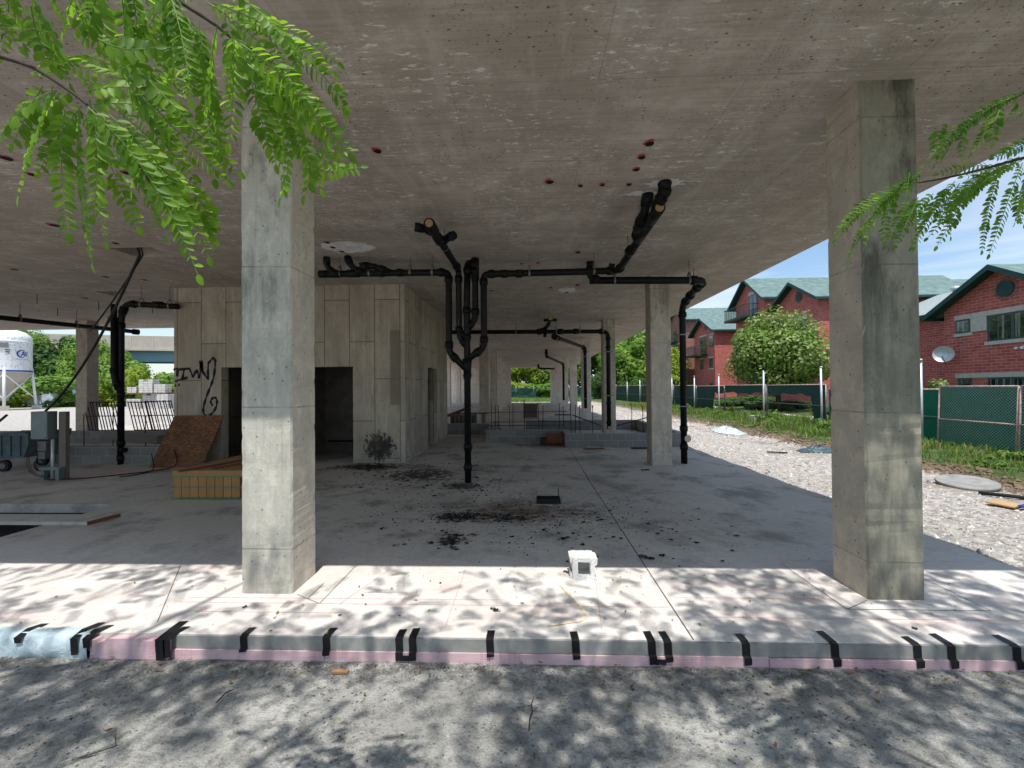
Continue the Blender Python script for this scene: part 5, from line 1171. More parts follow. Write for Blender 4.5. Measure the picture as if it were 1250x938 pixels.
def trunk_bm(h, r_, rx, rz, cz, seed, limbs=7):
    random.seed(seed); bm = bmesh.new(); tube(bm, [(0,0,-.3),(.04*h*.1,.0,h*.4),(random.uniform(-.1,.1)*rx,random.uniform(-.1,.1)*rx,cz+rz*.3)], [r_*1.3,r_,r_*.45], 9)
    for _ in range(limbs):
        a = random.random()*6.28; z0 = random.uniform(.45,.95)*cz; e = Vector((math.cos(a)*rx*random.uniform(.4,.8), math.sin(a)*rx*random.uniform(.4,.8), cz+rz*random.uniform(-.3,.6)))
        tube(bm, [(0,0,z0),(e.x*.45,e.y*.45,z0+(e.z-z0)*.6),e], [r_*.45,r_*.28,r_*.08], 6)
    return bm
protos = {}
def tree(kind, x, y, hgt, w, mat, label, group='trees beyond the site', name='tree'):
    key = kind+mat
    if key not in protos:
        me = {'a': lambda: crown_mesh(9000,1,1,.062,21,26), 'b': lambda: crown_mesh(9000,1,1,.058,34,34), 'bush': lambda: crown_mesh(5000,1,1,.075,45,16)}[kind]()
        me.materials.append(M[mat]); tb = trunk_bm(1.2,.05,1,1,0.0,5) if False else None
        protos[key] = me
    t = thing(name, (x, y, G), label, 'bush' if kind == 'bush' else 'tree', group)
    o = bpy.data.objects.new('crown', protos[key]); COL.objects.link(o); o.parent = t
    cz = hgt*.56 if kind != 'bush' else hgt*.42; rz = hgt*.48 if kind != 'bush' else hgt*.55
    o.location = (0,0,cz); o.scale = (w, w, rz); o.rotation_euler = (0,0,random.random()*6.28)
    rv = random.randint(0,9999); obj('trunk', trunk_bm(hgt*.5, max(.05,hgt*.022), w*.9, rz*.9, cz, rv, 5 if kind != 'bush' else 3), M['bark'], t)
    return t
random.seed(99)
TR = [ (15.6,21.5,1.1,1.5,'bush','far2','added dark bush standing in for shade under the round tree, right part'),(15.8,27.5,1.1,2.2,'bush','far2','added dark bush standing in for shade left under the round tree'),(16.5,33,1.3,2.4,'bush','far2','added dark bush standing in for shade before the sunlit brick wall'), # x, y, h, w, kind, mat, label; low bushes here are added as shade
 (-80,60,12.5,6.5,'a','far2','tall dark tree left of the silo'),(-74,58,11.5,5,'b','far1','mid green tree right behind the silo'),(-68.5,60,11.0,4.6,'a','far2','darkest tree between the silo and the far left column'),(-62,58,9.4,3.6,'b','far1','tree rising behind the far left column'),(-56.5,56,8.2,2.6,'a','far1','tree just right of the far left column'),(-92,58,11,6,'b','far1','tree beyond the left edge behind the silo'),
 (-66,51,4.2,3.5,'bush','far3','light green bush left behind the silo'),(-59,52,4.4,3.6,'bush','far1','bush low behind the silo leg'),(-53,52.5,3.8,3.4,'bush','far3','light green bush before the dark tree'),(-52,53,6.4,2.8,'bush','far1','bush below the far left column tree'),(-48.5,52,5.4,2.4,'bush','far3','light green bush left behind the block stacks'),(-45.5,52.5,5.0,2.8,'bush','far1','big bush right behind the block stacks'),(-41.5,52,4.6,3.0,'bush','far3','yellow green bush by the core corner'),(-72,50,4.0,3.5,'bush','far1','bush at the far left edge'),(-80,49,4.0,3.5,'bush','far3','light bush beyond the left edge'),
 (-7,80,9.0,5,'a','far3','tree left in the far opening'),(-3.5,84,9,4.5,'b','far3','dark tree in the middle left of the far opening'),(2,82,9.5,5,'a','far3','tree in the middle of the far opening'),(7,80,9.5,5,'b','far1','tree right in the far opening'),(-2.5,76,3.6,3.0,'bush','far3','yellow bush in the far opening'),(1.2,76,3.0,2.6,'bush','far1','low bush right in the far opening'),(3.5,72,3.2,2.4,'bush','far1','bush against the right end of the far opening'),
 (12,84,12.5,6,'b','far2','dark tree left of the third right hand column'),(14.5,66,10.2,4.8,'a','far1','tree seen between the fourth and third right hand columns'),(18.5,74,12.3,6,'b','far1','tall tree seen between the third column and the small column'),(24.5,80,11.5,6,'a','far2','dark tree just left of the small column'),(19,58,7.0,3.0,'b','far3','light green tree next to the small column'),(25.5,70,8.2,3.2,'a','far3','light green tree between the small column and its drain pipe'),(31,90,9,6,'b','far1','tree below the overpass on the right'),(10.5,62,4.5,2.4,'bush','far2','dark bush at the far end of the lot'),(14.2,58,3.6,2.2,'bush','far2','dark bush behind the far fence'),(40,95,12,8,'a','far1','tree hidden behind the brown house'),
 (-16,70,10,6,'a','far1','tree behind the far end wall'),(-26,62,11,6,'b','far1','tree behind the core')]
for i, (x, y, h_, w, k_, m_, lb) in enumerate(TR): tree(k_, x, y, h_, w, m_, lb, 'bushes beyond the site' if k_ == 'bush' else 'trees beyond the site', 'bush' if k_ == 'bush' else 'tree')
# round street tree
t = thing('round_tree', (14.8, 25.6, .2), 'dense round light green tree behind the fence before the brick houses', 'tree')
me = crown_mesh(22000, 3.0, 2.85, .105, 77, 70, 'tight'); me.materials.append(M['round']); o = bpy.data.objects.new('crown', me); COL.objects.link(o); o.parent = t; o.location = (0,0,3.55)
me2 = crown_mesh(5000, 2.3, 2.2, .16, 78, 24); me2.materials.append(M['far1']); o = bpy.data.objects.new('inner_foliage', me2); COL.objects.link(o); o.parent = t; o.location = (0,0,3.6)
obj('trunk', trunk_bm(2.4,.13,1.8,1.8,3.4,4,8), M['bark'], t)
t = thing('shrub', (12.6, 13.6, .1), 'leafy young shrub poking out behind the pole right of the big dark column', 'bush')
me = crown_mesh(500, .5, .8, .075, 12, 9); me.materials.append(M['round']); o = bpy.data.objects.new('crown', me); COL.objects.link(o); o.parent = t; o.location = (.1,0,1.45)
obj('trunk', trunk_bm(1.2,.02,.4,.6,1.2,9,5), M['bark'], t)
for (x, y, s_, lb) in ((9.6,17.4,.55,'broad leaved weed clump on the bank behind the plastic sheet'),(9.3,11.6,.32,'small weed clump on the bank left of the big dark column'),(10.6,9.6,.3,'weed clump at the foot of the leaning fence panel'),(9.9,22.5,.45,'tall weed clump on the bank left of the plastic sheet'),(10.4,15.2,.42,'weed clump just left of the big dark column by the footing'),(9.4,9.0,.22,'low weed clump behind the concrete lid'),(10.2,27.5,.5,'far weed clump on the bank below the round tree')):
    t = thing('weed_clump', (x,y,ground_z(x,y)), lb, 'weed', 'weed clumps on the bank'); me = crown_mesh(420, s_, s_*.7, .055, int(x*10), 8); me.materials.append(M['grass']); o = bpy.data.objects.new('leaves', me); COL.objects.link(o); o.parent = t; o.location = (0,0,s_*.5)
# grass
random.seed(17); bm = bmesh.new(); bd = bmesh.new()
def blade(b, x, y, z, h_, w):
    a = random.random()*6.28; dx, dy = math.cos(a)*w, math.sin(a)*w; lx, ly = random.gauss(0,.35)*h_, random.gauss(0,.35)*h_
    v = [b.verts.new(q) for q in ((x-dx,y-dy,z-.01),(x+dx,y+dy,z-.01),(x+lx*.4+dx*.7,y+ly*.4+dy*.7,z+h_*.6),(x+lx*.4-dx*.7,y+ly*.4-dy*.7,z+h_*.6),(x+lx,y+ly,z+h_))]
    b.faces.new((v[0],v[1],v[2],v[3])); b.faces.new((v[3],v[2],v[4]))
for _ in range(30000):
    y = 6.5+34*random.random()**1.5; b0 = bankx(y); x = b0+.22+random.random()**.8*4.6
    if 12.8 < x < 14.1 and y > 14: continue
    den = .55+.6*hn(x*1.4, y*1.2)
    if x < b0+.6 and random.random() < .55: continue
    if random.random() > den+.12+.2*hn(x*5, y*4): continue
    hh = random.uniform(.12,.42)*(.55 if y < 13.5 else 1)*(.75+.5*hn(x*.8, y*.6)); blade(bm if random.random() < .86 else bd, x, y, ground_z(x,y), hh, .007+.0007*y)
for _ in range(6000):
    x = random.uniform(-8,9); y = random.uniform(58,71); blade(bm, x, y, G, random.uniform(.2,.5), .06)
tag(obj('grass', bm, M['grass']), 'uneven green grass on the bank along the fence', 'grass', kind='stuff')
tag(obj('dry_grass', bd, M['drygrass']), 'pale dry grass stalks mixed into the bank', 'grass', kind='stuff')
# earth lumps along the cut bank
bm = bmesh.new()
for _ in range(1500):
    y = 6+24*random.random()**1.4; x = bankx(y)+random.uniform(-.12,.5); stone(bm, x, y, ground_z(x,y), random.uniform(.02,.07))
M['soil'] = plain('soil', (.16,.115,.075), .95, 0, .4, 8, .5)
tag(obj('soil_clods', bm, M['soil']), 'brown clods of earth along the cut edge of the bank', 'soil', kind='stuff')

# ------------------------------------------------------------------ locust trees over the camera
LF= [[(-1.07, 0.92, 2.44), (-1.15, 0.94, 2.37), (-1.21, 0.96, 2.22)], [(-1.21, 1.01, 2.52), (-1.28, 1.03, 2.46), (-1.34, 1.05, 2.4)], [(-1.06, 0.96, 2.43), (-1.09, 0.98, 2.29), (-1.07, 1.0, 2.07)], [(-1.13, 1.03, 2.48), (-1.22, 1.05, 2.42), (-1.29, 1.07, 2.34)], [(-1.13, 1.04, 2.47), (-1.08, 1.06, 2.33), (-1.03, 1.08, 2.19)], [(-0.93, 0.87, 2.36), (-0.93, 0.89, 2.26), (-0.97, 0.91, 2.15)], [(-0.92, 0.85, 2.35), (-0.85, 0.87, 2.28), (-0.78, 0.89, 2.18), (-0.73, 0.91, 2.01)], [(-1.15, 1.1, 2.5), (-1.01, 1.12, 2.36), (-0.88, 1.14, 2.19)], [(-0.91, 0.93, 2.47), (-0.82, 0.95, 2.36), (-0.71, 0.97, 2.25)], [(-0.91, 0.92, 2.47), (-0.88, 0.94, 2.39), (-0.79, 0.96, 2.3)], [(-0.97, 1.15, 2.82), (-0.94, 1.17, 2.71), (-1.0, 1.19, 2.6)], [(-0.84, 0.99, 2.67), (-0.94, 1.01, 2.6), (-1.01, 1.03, 2.57)], [(-0.92, 1.1, 2.76), (-0.97, 1.12, 2.66), (-1.04, 1.14, 2.57)], [(-0.82, 0.99, 2.66), (-0.77, 1.01, 2.52), (-0.77, 1.03, 2.37)], [(-0.83, 1.04, 2.69), (-0.84, 1.06, 2.56), (-0.82, 1.08, 2.31)], [(-0.64, 0.9, 2.53), (-0.65, 0.92, 2.45), (-0.68, 0.94, 2.32)], [(-0.73, 1.04, 2.64), (-0.64, 1.06, 2.5), (-0.63, 1.08, 2.28)], [(-0.76, 1.11, 2.69), (-0.64, 1.13, 2.5), (-0.57, 1.15, 2.31)], [(-0.7, 1.01, 2.6), (-0.66, 1.03, 2.44), (-0.66, 1.05, 2.37)], [(-0.77, 1.07, 2.76), (-0.61, 1.09, 2.69), (-0.47, 1.11, 2.53), (-0.49, 1.13, 2.5)], [(-0.8, 1.05, 2.75), (-0.65, 1.07, 2.71), (-0.51, 1.09, 2.59)], [(-0.56, 0.87, 2.43), (-0.45, 0.89, 2.35), (-0.39, 0.91, 2.27)], [(-0.72, 1.08, 2.64), (-0.58, 1.1, 2.55), (-0.52, 1.12, 2.46)], [(-1.1, 1.03, 2.8), (-1.1, 1.05, 2.72), (-1.09, 1.07, 2.63)], [(-0.99, 0.94, 2.71), (-1.03, 0.96, 2.64), (-1.06, 0.98, 2.61)], [(-1.06, 0.86, 2.63), (-1.07, 0.88, 2.57), (-1.04, 0.9, 2.52)], [(-1.45, 1.11, 2.88), (-1.42, 1.13, 2.81), (-1.37, 1.15, 2.73)], [(-1.35, 0.99, 2.73), (-1.33, 1.01, 2.68), (-1.3, 1.03, 2.64)], [(-1.04, 1.07, 2.82), (-1.04, 1.09, 2.75), (-1.06, 1.11, 2.69)], [(-1.33, 1.11, 2.89), (-1.31, 1.13, 2.82), (-1.29, 1.15, 2.78)], [(-1.23, 1.06, 2.64), (-1.18, 1.08, 2.61), (-1.1, 1.1, 2.6)], [(-1.38, 1.13, 2.66), (-1.32, 1.15, 2.7), (-1.29, 1.17, 2.71)], [(-1.04, 0.97, 2.44), (-0.96, 0.99, 2.46), (-0.88, 1.01, 2.45)], [(-1.07, 1.09, 2.41), (-1.03, 1.11, 2.32), (-0.91, 1.13, 2.24), (-0.88, 1.15, 2.18)], [(-0.95, 0.98, 2.75), (-0.89, 1.0, 2.73), (-0.87, 1.02, 2.7)], [(-1.46, 1.13, 2.93), (-1.47, 1.15, 2.84), (-1.53, 1.17, 2.74)], [(-1.04, 1.11, 2.89), (-0.99, 1.13, 2.85), (-0.93, 1.15, 2.87)], [(-0.93, 0.88, 2.52), (-0.89, 0.9, 2.5), (-0.84, 0.92, 2.53)], [(-0.82, 0.89, 2.23), (-0.76, 0.91, 2.16), (-0.78, 0.93, 2.08)], [(-0.54, 0.92, 2.33), (-0.53, 0.94, 2.26), (-0.57, 0.96, 2.2)], [(-0.61, 1.14, 2.44), (-0.55, 1.16, 2.4), (-0.5, 1.18, 2.43)], [(-1.09, 0.98, 2.7), (-1.06, 1.0, 2.62), (-1.0, 1.02, 2.58)], [(-1.23, 1.04, 2.72), (-1.23, 1.06, 2.62), (-1.22, 1.08, 2.58)]]
LT= [[(-1.41, 1.0, 2.62), (-1.31, 1.0, 2.59), (-1.22, 1.0, 2.56), (-1.09, 1.0, 2.47), (-0.98, 1.0, 2.35), (-0.92, 1.0, 2.26)], [(-0.93, 1.0, 2.78), (-0.85, 1.0, 2.71), (-0.76, 1.0, 2.65), (-0.7, 1.0, 2.6), (-0.66, 1.0, 2.58)], [(-1.15, 1.0, 2.8), (-1.09, 1.0, 2.72), (-1.07, 1.0, 2.68)]]
RF= [[(1.54, 1.36, 2.65), (1.43, 1.36, 2.61), (1.35, 1.36, 2.56), (1.24, 1.36, 2.44)], [(1.51, 1.43, 2.64), (1.51, 1.43, 2.58), (1.46, 1.43, 2.51)], [(1.51, 1.39, 2.63), (1.48, 1.39, 2.58), (1.48, 1.39, 2.52)], [(1.38, 1.37, 2.57), (1.36, 1.37, 2.53), (1.37, 1.37, 2.44)], [(1.32, 1.45, 2.45), (1.24, 1.45, 2.41), (1.15, 1.45, 2.35), (1.04, 1.45, 2.27)], [(1.31, 1.45, 2.45), (1.2, 1.45, 2.37), (1.09, 1.45, 2.27), (1.07, 1.45, 2.15)], [(1.23, 1.57, 2.4), (1.18, 1.57, 2.37), (1.12, 1.57, 2.28)], [(1.27, 1.49, 2.43), (1.24, 1.49, 2.37), (1.22, 1.49, 2.26)], [(1.42, 1.58, 2.43), (1.39, 1.58, 2.36), (1.34, 1.58, 2.26)], [(1.75, 1.55, 2.54), (1.64, 1.55, 2.49), (1.52, 1.55, 2.42), (1.47, 1.55, 2.33)], [(1.72, 1.6, 2.51), (1.68, 1.6, 2.4), (1.66, 1.6, 2.24)], [(1.57, 1.48, 2.45), (1.5, 1.48, 2.41), (1.36, 1.48, 2.25)], [(1.48, 1.31, 2.41), (1.44, 1.31, 2.31), (1.38, 1.31, 2.14)], [(1.75, 1.55, 2.45), (1.72, 1.55, 2.38), (1.75, 1.55, 2.31)], [(1.57, 1.59, 2.44), (1.53, 1.59, 2.38), (1.54, 1.59, 2.29)], [(1.54, 1.57, 2.48), (1.47, 1.57, 2.41), (1.41, 1.57, 2.32)], [(1.69, 1.45, 2.57), (1.62, 1.45, 2.52), (1.55, 1.45, 2.5)], [(1.7, 1.5, 2.75), (1.75, 1.5, 2.73), (1.7, 1.5, 2.68)], [(1.35, 1.32, 2.37), (1.31, 1.32, 2.29), (1.24, 1.32, 2.17)], [(1.46, 1.54, 2.4), (1.41, 1.54, 2.33), (1.37, 1.54, 2.24)], [(1.6, 1.45, 2.47), (1.55, 1.45, 2.47), (1.45, 1.45, 2.44)], [(1.57, 1.35, 2.4), (1.52, 1.35, 2.33), (1.5, 1.35, 2.25)]]
RT= [[(1.73, 1.4, 2.5), (1.58, 1.4, 2.47), (1.43, 1.4, 2.43), (1.33, 1.4, 2.41), (1.26, 1.4, 2.4)], [(1.74, 1.4, 2.74), (1.59, 1.4, 2.68), (1.44, 1.4, 2.61), (1.39, 1.4, 2.58)]]
def leaflet(bm, c, d, nrm, L_, W_):
    """one oval leaflet starting at c, pointing along d, folded a little on its midrib"""
    d = d.normalized(); sd = d.cross(nrm).normalized(); up = sd.cross(d)
    m0 = bm.verts.new(c); m1 = bm.verts.new(c+d*L_*.35-up*L_*.02); m2 = bm.verts.new(c+d*L_*.7-up*L_*.05); m3 = bm.verts.new(c+d*L_-up*L_*.12)
    for s_ in (-1, 1):
        e1 = bm.verts.new(c+d*L_*.2+sd*s_*W_*.75+up*L_*.05); e2 = bm.verts.new(c+d*L_*.5+sd*s_*W_+up*L_*.05); e3 = bm.verts.new(c+d*L_*.82+sd*s_*W_*.68-up*L_*.01)
        for f in ((m0,e1,m1),(m1,e1,e2),(m1,e2,m2),(m2,e2,e3),(m2,e3,m3)):
            q = bm.faces.new(f if s_ < 0 else f[::-1]); q.smooth = True
def frond(bmL, bmS, pts, L_=.030, W_=.0062, step=.0125, droop_=.45):
    path = [Vector(p) for p in pts]; a, b, c = path[0], path[1], path[2]
    cur = []; n = 20
    ext = path[3] if len(path) > 3 else None
    if ext is None: cur = [a.lerp(b,t_/n).lerp(b.lerp(c,t_/n),t_/n) for t_ in range(n+1)]
    else: cur = [(a*(1-f)**3+b*3*f*(1-f)**2+c*3*f*f*(1-f)+ext*f**3) for f in [t_/n for t_ in range(n+1)]]
    tube(bmS, cur, [.0016*(1-.6*i/n) for i in range(n+1)], 4, False)
    ln = sum((cur[i+1]-cur[i]).length for i in range(n)); k_ = max(6, int(ln/step)); side = Vector((random.uniform(-.5,.5), random.uniform(-1,-.3), random.uniform(.0,.5))).normalized()
    for i in range(k_):
        f = .06+.94*i/k_; p = cur[int(f*n)].lerp(cur[min(n,int(f*n)+1)], f*n-int(f*n)); t_ = (cur[min(n,int(f*n)+1)]-cur[max(0,int(f*n)-1)]).normalized()
        sd = t_.cross(side).normalized(); sc = (.62+.55*math.sin(math.pi*min(1,f*1.05)))*random.uniform(.7,1.2)
        for s_ in (-1, 1):
            if random.random() < .04: continue
            dr = (sd*s_ + t_*random.uniform(.25,.55) + Vector((0,0,-droop_*random.uniform(.3,1.2)))).normalized()
            nr = (side+Vector((random.uniform(-.45,.45),random.uniform(-.45,.45),random.uniform(-.45,.45)))).normalized()
            leaflet(bmL, p, dr, nr, L_*sc, W_*sc)
    leaflet(bmL, cur[-1], t_, side, L_*.9, W_)
def hanging_branch(root, fronds, twigs, mat, L_, W_, origin_pts, step):
    bmL, bmS, bmT = bmesh.new(), bmesh.new(), bmesh.new()
    for f in fronds: frond(bmL, bmS, f, L_, W_, step)
    for tw_ in twigs:
        path, _ = round_path(tw_, .05, 3); n = len(path); tube(bmT, path, [.0055*(1-.65*i/n) for i in range(n)], 7)
    for op in origin_pts: tube(bmT, op, [.03,.016,.0055], 7)
    br = wobj('branch', bmT, M['twig'], root); sub('foliage', bmL, M[mat], br, root); sub('leaf_stalk', bmS, M['greenstem'], br, root)
from mathutils import noise as _mn
nz3 = _mn.noise
def canopy(root, regions, seed, target):
    """crown of leaf sprays high over the yard; density is set by where the spray's shade would fall"""
    random.seed(seed); bm = bmesh.new(); bt = bmesh.new(); cnt = 0; tries = 0
    while cnt < target and tries < target*30:
        tries += 1
        z = random.uniform(3.9, 6.2); x = random.uniform(*regions[0]); y = random.uniform(-3.5, 2.3)
        if y > 0 and z-1.75 < 1.02*y+.35 + .02*abs(x): continue
        if y < -.2 and z < 4.6: continue
        gy = y+z/SUNT
        cl = .5+.8*nz3(Vector((x*1.15, gy*1.15, seed*1.7+z*.10))); cl2 = .5+.8*nz3(Vector((x*3.1, gy*2.9, seed*.7+5+z*.1)))
        if gy > 4.6: continue
        if (1.35 < gy < 2.25 and -1.75 < x < -.35 and random.random() < .8): continue
        if (1.9 < gy < 2.7 and .8 < x < 1.7 and random.random() < .5): continue
        if gy > 2.9:
            if -2.75 < x < -1.7 and gy > 3.45: p = .03
            elif x < 1.35: p = (.10 if gy > 3.5 else .26)*cl + (.42 if x < -2.7 else .14)*(1 if cl*.5+cl2*.5 > .5 else .15)
            else: p = .85*(1 if cl*.55+cl2*.45 > .45 else .20)
        else: p = 1. if cl*.55+cl2*.45 > .45 else .14
        if random.random() > p: continue
        cnt += 1; a = random.random()*6.28; dl = Vector((math.cos(a), math.sin(a), random.uniform(-.7,.1))).normalized(); L0 = random.uniform(.16,.26); nr = Vector((random.uniform(-.5,.5),random.uniform(-.5,.5),1)).normalized(); sd = dl.cross(nr).normalized(); p0 = Vector((x,y,z))
        for i in range(9):
            c = p0+dl*L0*(i+.5)/9+Vector((0,0,-.12*(i/9)**2))
            for s_ in (-1,1):
                d_ = (sd*s_+dl*.4+Vector((0,0,random.uniform(-.5,.1)))).normalized(); w_ = d_.cross(nr).normalized()*.0105; Lf_ = .042
                bm.faces.new([bm.verts.new(q) for q in (c, c+d_*Lf_*.5+w_, c+d_*Lf_, c+d_*Lf_*.5-w_)])
    o = obj('crown', bm, M['leafcrown'])
    bmesh_loc = -root.location; o.parent = root; o.location = bmesh_loc
rootL = thing('locust_tree', (-3.6, -3.0, G), 'locust tree whose bright green feathery sprays hang in at the upper left', 'tree', 'locust trees over the yard')
rootR = thing('locust_tree', (3.9, -3.2, G), 'locust tree whose darker sprays reach in at the upper right', 'tree', 'locust trees over the yard')
random.seed(2)
def more(fr, k, d):
    out = list(fr)
    for f in fr:
        for _ in range(k):
            if random.random() < .75:
                o_ = Vector((random.uniform(-d,d*.35),random.uniform(-.06,.10),random.uniform(-d*.4,d))); q_ = random.uniform(.75,1.); a0 = Vector(f[0])
                out.append([tuple(a0+(Vector(p_)-a0)*q_+o_*(1.2 if i_ else .8)) for i_, p_ in enumerate(f)])
    return out
LF2 = more(LF[:], 2, .06); RF2 = more(RF[:], 1, .05)
hanging_branch(rootL, LF2, LT, 'leaf', .030, .0078, ([(-3.2,-1.2,3.9),(-2.4,.2,3.2),LT[0][0]], [(-1.9,-1.0,4.2),(-1.3,.2,3.4),LT[1][0]], [(-2.2,-.8,3.9),(-1.5,.3,3.2),LT[2][0]]), .0165)
hanging_branch(rootR, RF2, RT, 'leafR', .021, .0052, ([(2.8,-.6,3.6),(2.2,.6,2.9),RT[0][0]], [(2.9,-.4,3.7),(2.3,.7,3.1),RT[1][0]]), .0125)
canopy(rootL, ((-7.0,.8),), 31, 5600)
canopy(rootR, ((.8,7.0),), 47, 5600)
for root, sx in ((rootL,1),(rootR,-1)):
    random.seed(8); bm = bmesh.new(); bx_ = root.location
    tube(bm, [(0,0,-.2),(.1*sx,.1,2.0),(.3*sx,.5,4.2),(.2*sx,.9,6.5)], [.24,.19,.15,.08], 12)
    obj('trunk', bm, M['bark'], root)
    bm = bmesh.new()
    for (a, e) in (((.3,.5,4.0),(2.6,3.2,5.9)),((.2,.8,5.0),(-1.8,3.3,6.6)),((.2,.8,5.6),(1.2,4.0,7.6)),((.3,.5,4.1),(-2.6,1.8,5.8)),((.3,.6,4.6),(3.6,1.9,7.0))):
        a = Vector((a[0]*sx,a[1],a[2])); e = Vector((e[0]*sx,e[1],e[2])); m_ = a.lerp(e,.5)+Vector((0,0,.35)); tube(bm, [a,m_,e], [.09,.05,.015], 8)
        for q in range(5):
            s0 = a.lerp(e, random.uniform(.4,.95)); tube(bm, [s0, s0+Vector((random.uniform(-.9,.9),random.uniform(-.4,.7),random.uniform(-.1,.7)))], [.018,.005], 5)
    # limbs feeding the hanging sprays
    if sx > 0:
        for e in ((-3.2,-1.2,3.9),(-1.9,-1.0,4.2),(-2.2,-.8,3.9)): e = Vector(e)-root.location; tube(bm, [(.15,.2,3.2),(e.x*.5,e.y*.5+.1,4.1),e], [.05,.04,.03], 8)
    else:
        for e in ((2.8,-.6,3.6),(2.9,-.4,3.7)): e = Vector(e)-root.location; tube(bm, [(-.15,.2,3.0),(e.x*.5,e.y*.5+.1,3.8),e], [.05,.04,.03], 8)
    obj('limb', bm, M['bark'], root)

# ------------------------------------------------------------------ sun, sky, camera
EL = math.atan(SUNT)
sun = bpy.data.lights.new('sun', 'SUN'); sun.energy = 5.4; sun.angle = R(.55); sun.color = (1,.965,.91)
so = bpy.data.objects.new('sun', sun); COL.objects.link(so)
dirv = Vector((-.022, math.cos(EL), -math.sin(EL))); so.rotation_euler = dirv.to_track_quat('-Z','Y').to_euler(); so.location = (0,-5,20)
w = bpy.data.worlds.new('World'); scene.world = w; w.use_nodes = True; nt = w.node_tree; bg = nt.nodes['Background']
sky = nt.nodes.new('ShaderNodeTexSky'); sky.sky_type = 'NISHITA'; sky.sun_disc = False; sky.sun_elevation = EL; sky.sun_rotation = R(180); sky.air_density = 1.1; sky.dust_density = 1.2; sky.ozone_density = 1.2
tc = nt.nodes.new('ShaderNodeTexCoord'); mp = nt.nodes.new('ShaderNodeMapping'); mp.inputs['Scale'].default_value = (1.1,1.1,5.5); mp.inputs['Rotation'].default_value = (0,.12,.6)
nz = nt.nodes.new('ShaderNodeTexNoise'); nz.inputs['Scale'].default_value = 1.7; nz.inputs['Detail'].default_value = 7; nz.inputs['Roughness'].default_value = .55; nz.inputs['Distortion'].default_value = .5
mr = nt.nodes.new('ShaderNodeMapRange'); mr.inputs['From Min'].default_value = .47; mr.inputs['From Max'].default_value = .74; mr.inputs['To Max'].default_value = .75
mx = nt.nodes.new('ShaderNodeMix'); mx.data_type = 'RGBA'; mx.inputs[7].default_value = (6.6,6.8,7.0,1)
sep = nt.nodes.new('ShaderNodeSeparateXYZ'); hz = nt.nodes.new('ShaderNodeMapRange'); hz.inputs['From Min'].default_value = .02; hz.inputs['From Max'].default_value = .17; hz.inputs['To Min'].default_value = .45; hz.inputs['To Max'].default_value = 0
ad = nt.nodes.new('ShaderNodeMath'); ad.operation = 'MAXIMUM'
L = nt.links.new
L(tc.outputs['Generated'], mp.inputs[0]); L(mp.outputs[0], nz.inputs['Vector']); L(nz.outputs['Fac'], mr.inputs[0]); L(tc.outputs['Generated'], sep.inputs[0]); L(sep.outputs[2], hz.inputs[0])
L(mr.outputs[0], ad.inputs[0]); L(hz.outputs[0], ad.inputs[1]); L(ad.outputs[0], mx.inputs[0]); tn = nt.nodes.new('ShaderNodeMix'); tn.data_type = 'RGBA'; tn.blend_type = 'MULTIPLY'; tn.inputs[0].default_value = 1; tn.inputs[7].default_value = (1.04,1.12,1.16,1); L(sky.outputs[0], tn.inputs[6]); L(tn.outputs[2], mx.inputs[6]); L(mx.outputs[2], bg.inputs[0]); bg.inputs[1].default_value = .165
cam = bpy.data.cameras.new('camera'); co = bpy.data.objects.new('camera', cam); COL.objects.link(co); scene.camera = co
cam.sensor_width = 36; cam.lens = 516.2555/1250*36; cam.clip_start = .05; cam.clip_end = 2000
yaw, pitch, roll = .0371, .0105, .0084
co.matrix_world = Matrix.Translation((0,0,1.75)) @ Matrix.Rotation(yaw,4,'Z') @ Matrix.Rotation(math.pi/2+pitch,4,'X') @ Matrix.Rotation(-roll,4,'Z')
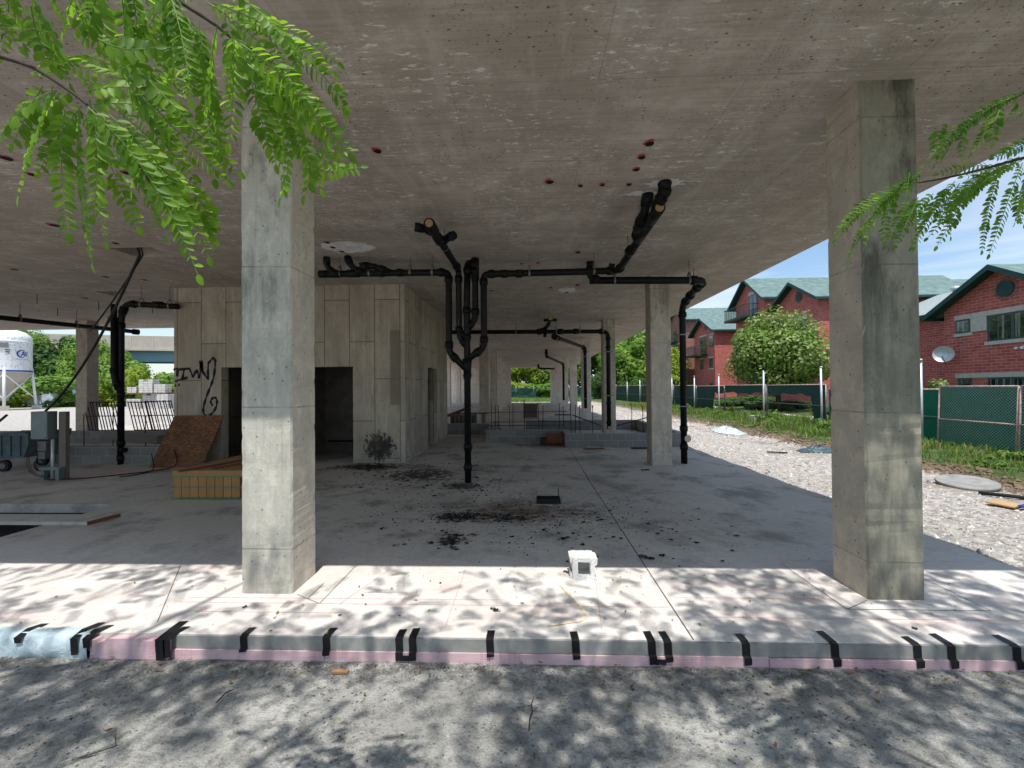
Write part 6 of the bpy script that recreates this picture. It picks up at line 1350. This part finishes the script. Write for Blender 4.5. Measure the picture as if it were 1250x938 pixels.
scene.view_settings.view_transform = 'Standard'; scene.view_settings.look = 'None'; scene.view_settings.exposure = 0
scene.render.engine = 'CYCLES'
scene.cycles.max_bounces = 12; scene.cycles.diffuse_bounces = 8; scene.cycles.transmission_bounces = 4

# pieces that stand apart become parts of their own
def split_pieces():
    bpy.context.view_layer.update()
    for o in [o for o in COL.objects if o.type == 'MESH' and o.parent and o.get('kind') != 'stuff']:
        me = o.data; n = len(me.vertices)
        if me.users > 1 or n == 0 or n > 30000: continue
        par = list(range(n))
        def find(a):
            while par[a] != a: par[a] = par[par[a]]; a = par[a]
            return a
        for e in me.edges:
            a, b = find(e.vertices[0]), find(e.vertices[1])
            if a != b: par[a] = b
        isl = {}
        for i in range(n): isl.setdefault(find(i), []).append(i)
        if len(isl) < 2 or len(isl) > 260: continue
        ks = list(isl); bb = []
        for k in ks:
            c = [me.vertices[i].co for i in isl[k]]; bb.append(([min(v[a] for v in c) for a in range(3)], [max(v[a] for v in c) for a in range(3)]))
        sz = [max(h[a]-l[a] for a in range(3)) for l, h in bb]; q = list(range(len(ks)))
        def f2(a):
            while q[a] != a: q[a] = q[q[a]]; a = q[a]
            return a
        for i in range(len(ks)):
            for j in range(i+1, len(ks)):
                g = math.sqrt(sum(max(0, bb[i][0][a]-bb[j][1][a], bb[j][0][a]-bb[i][1][a])**2 for a in range(3)))
                if g <= max(.02, .5*max(sz[i], sz[j])): q[f2(i)] = f2(j)
        roots = {}
        for i, k in enumerate(ks): roots.setdefault(f2(i), set()).update(isl[k])
        if len(roots) < 2: continue
        for gi, grp in enumerate(list(roots.values())):
            bm = bmesh.new(); bm.from_mesh(me); bm.verts.ensure_lookup_table()
            bmesh.ops.delete(bm, geom=[v for v in bm.verts if v.index not in grp], context='VERTS')
            m2 = bpy.data.meshes.new(o.name); bm.to_mesh(m2); bm.free()
            for m in me.materials: m2.materials.append(m)
            if gi == 0: first = m2
            else:
                c = o.copy(); c.data = m2; COL.objects.link(c)
        o.data = first
split_pieces()
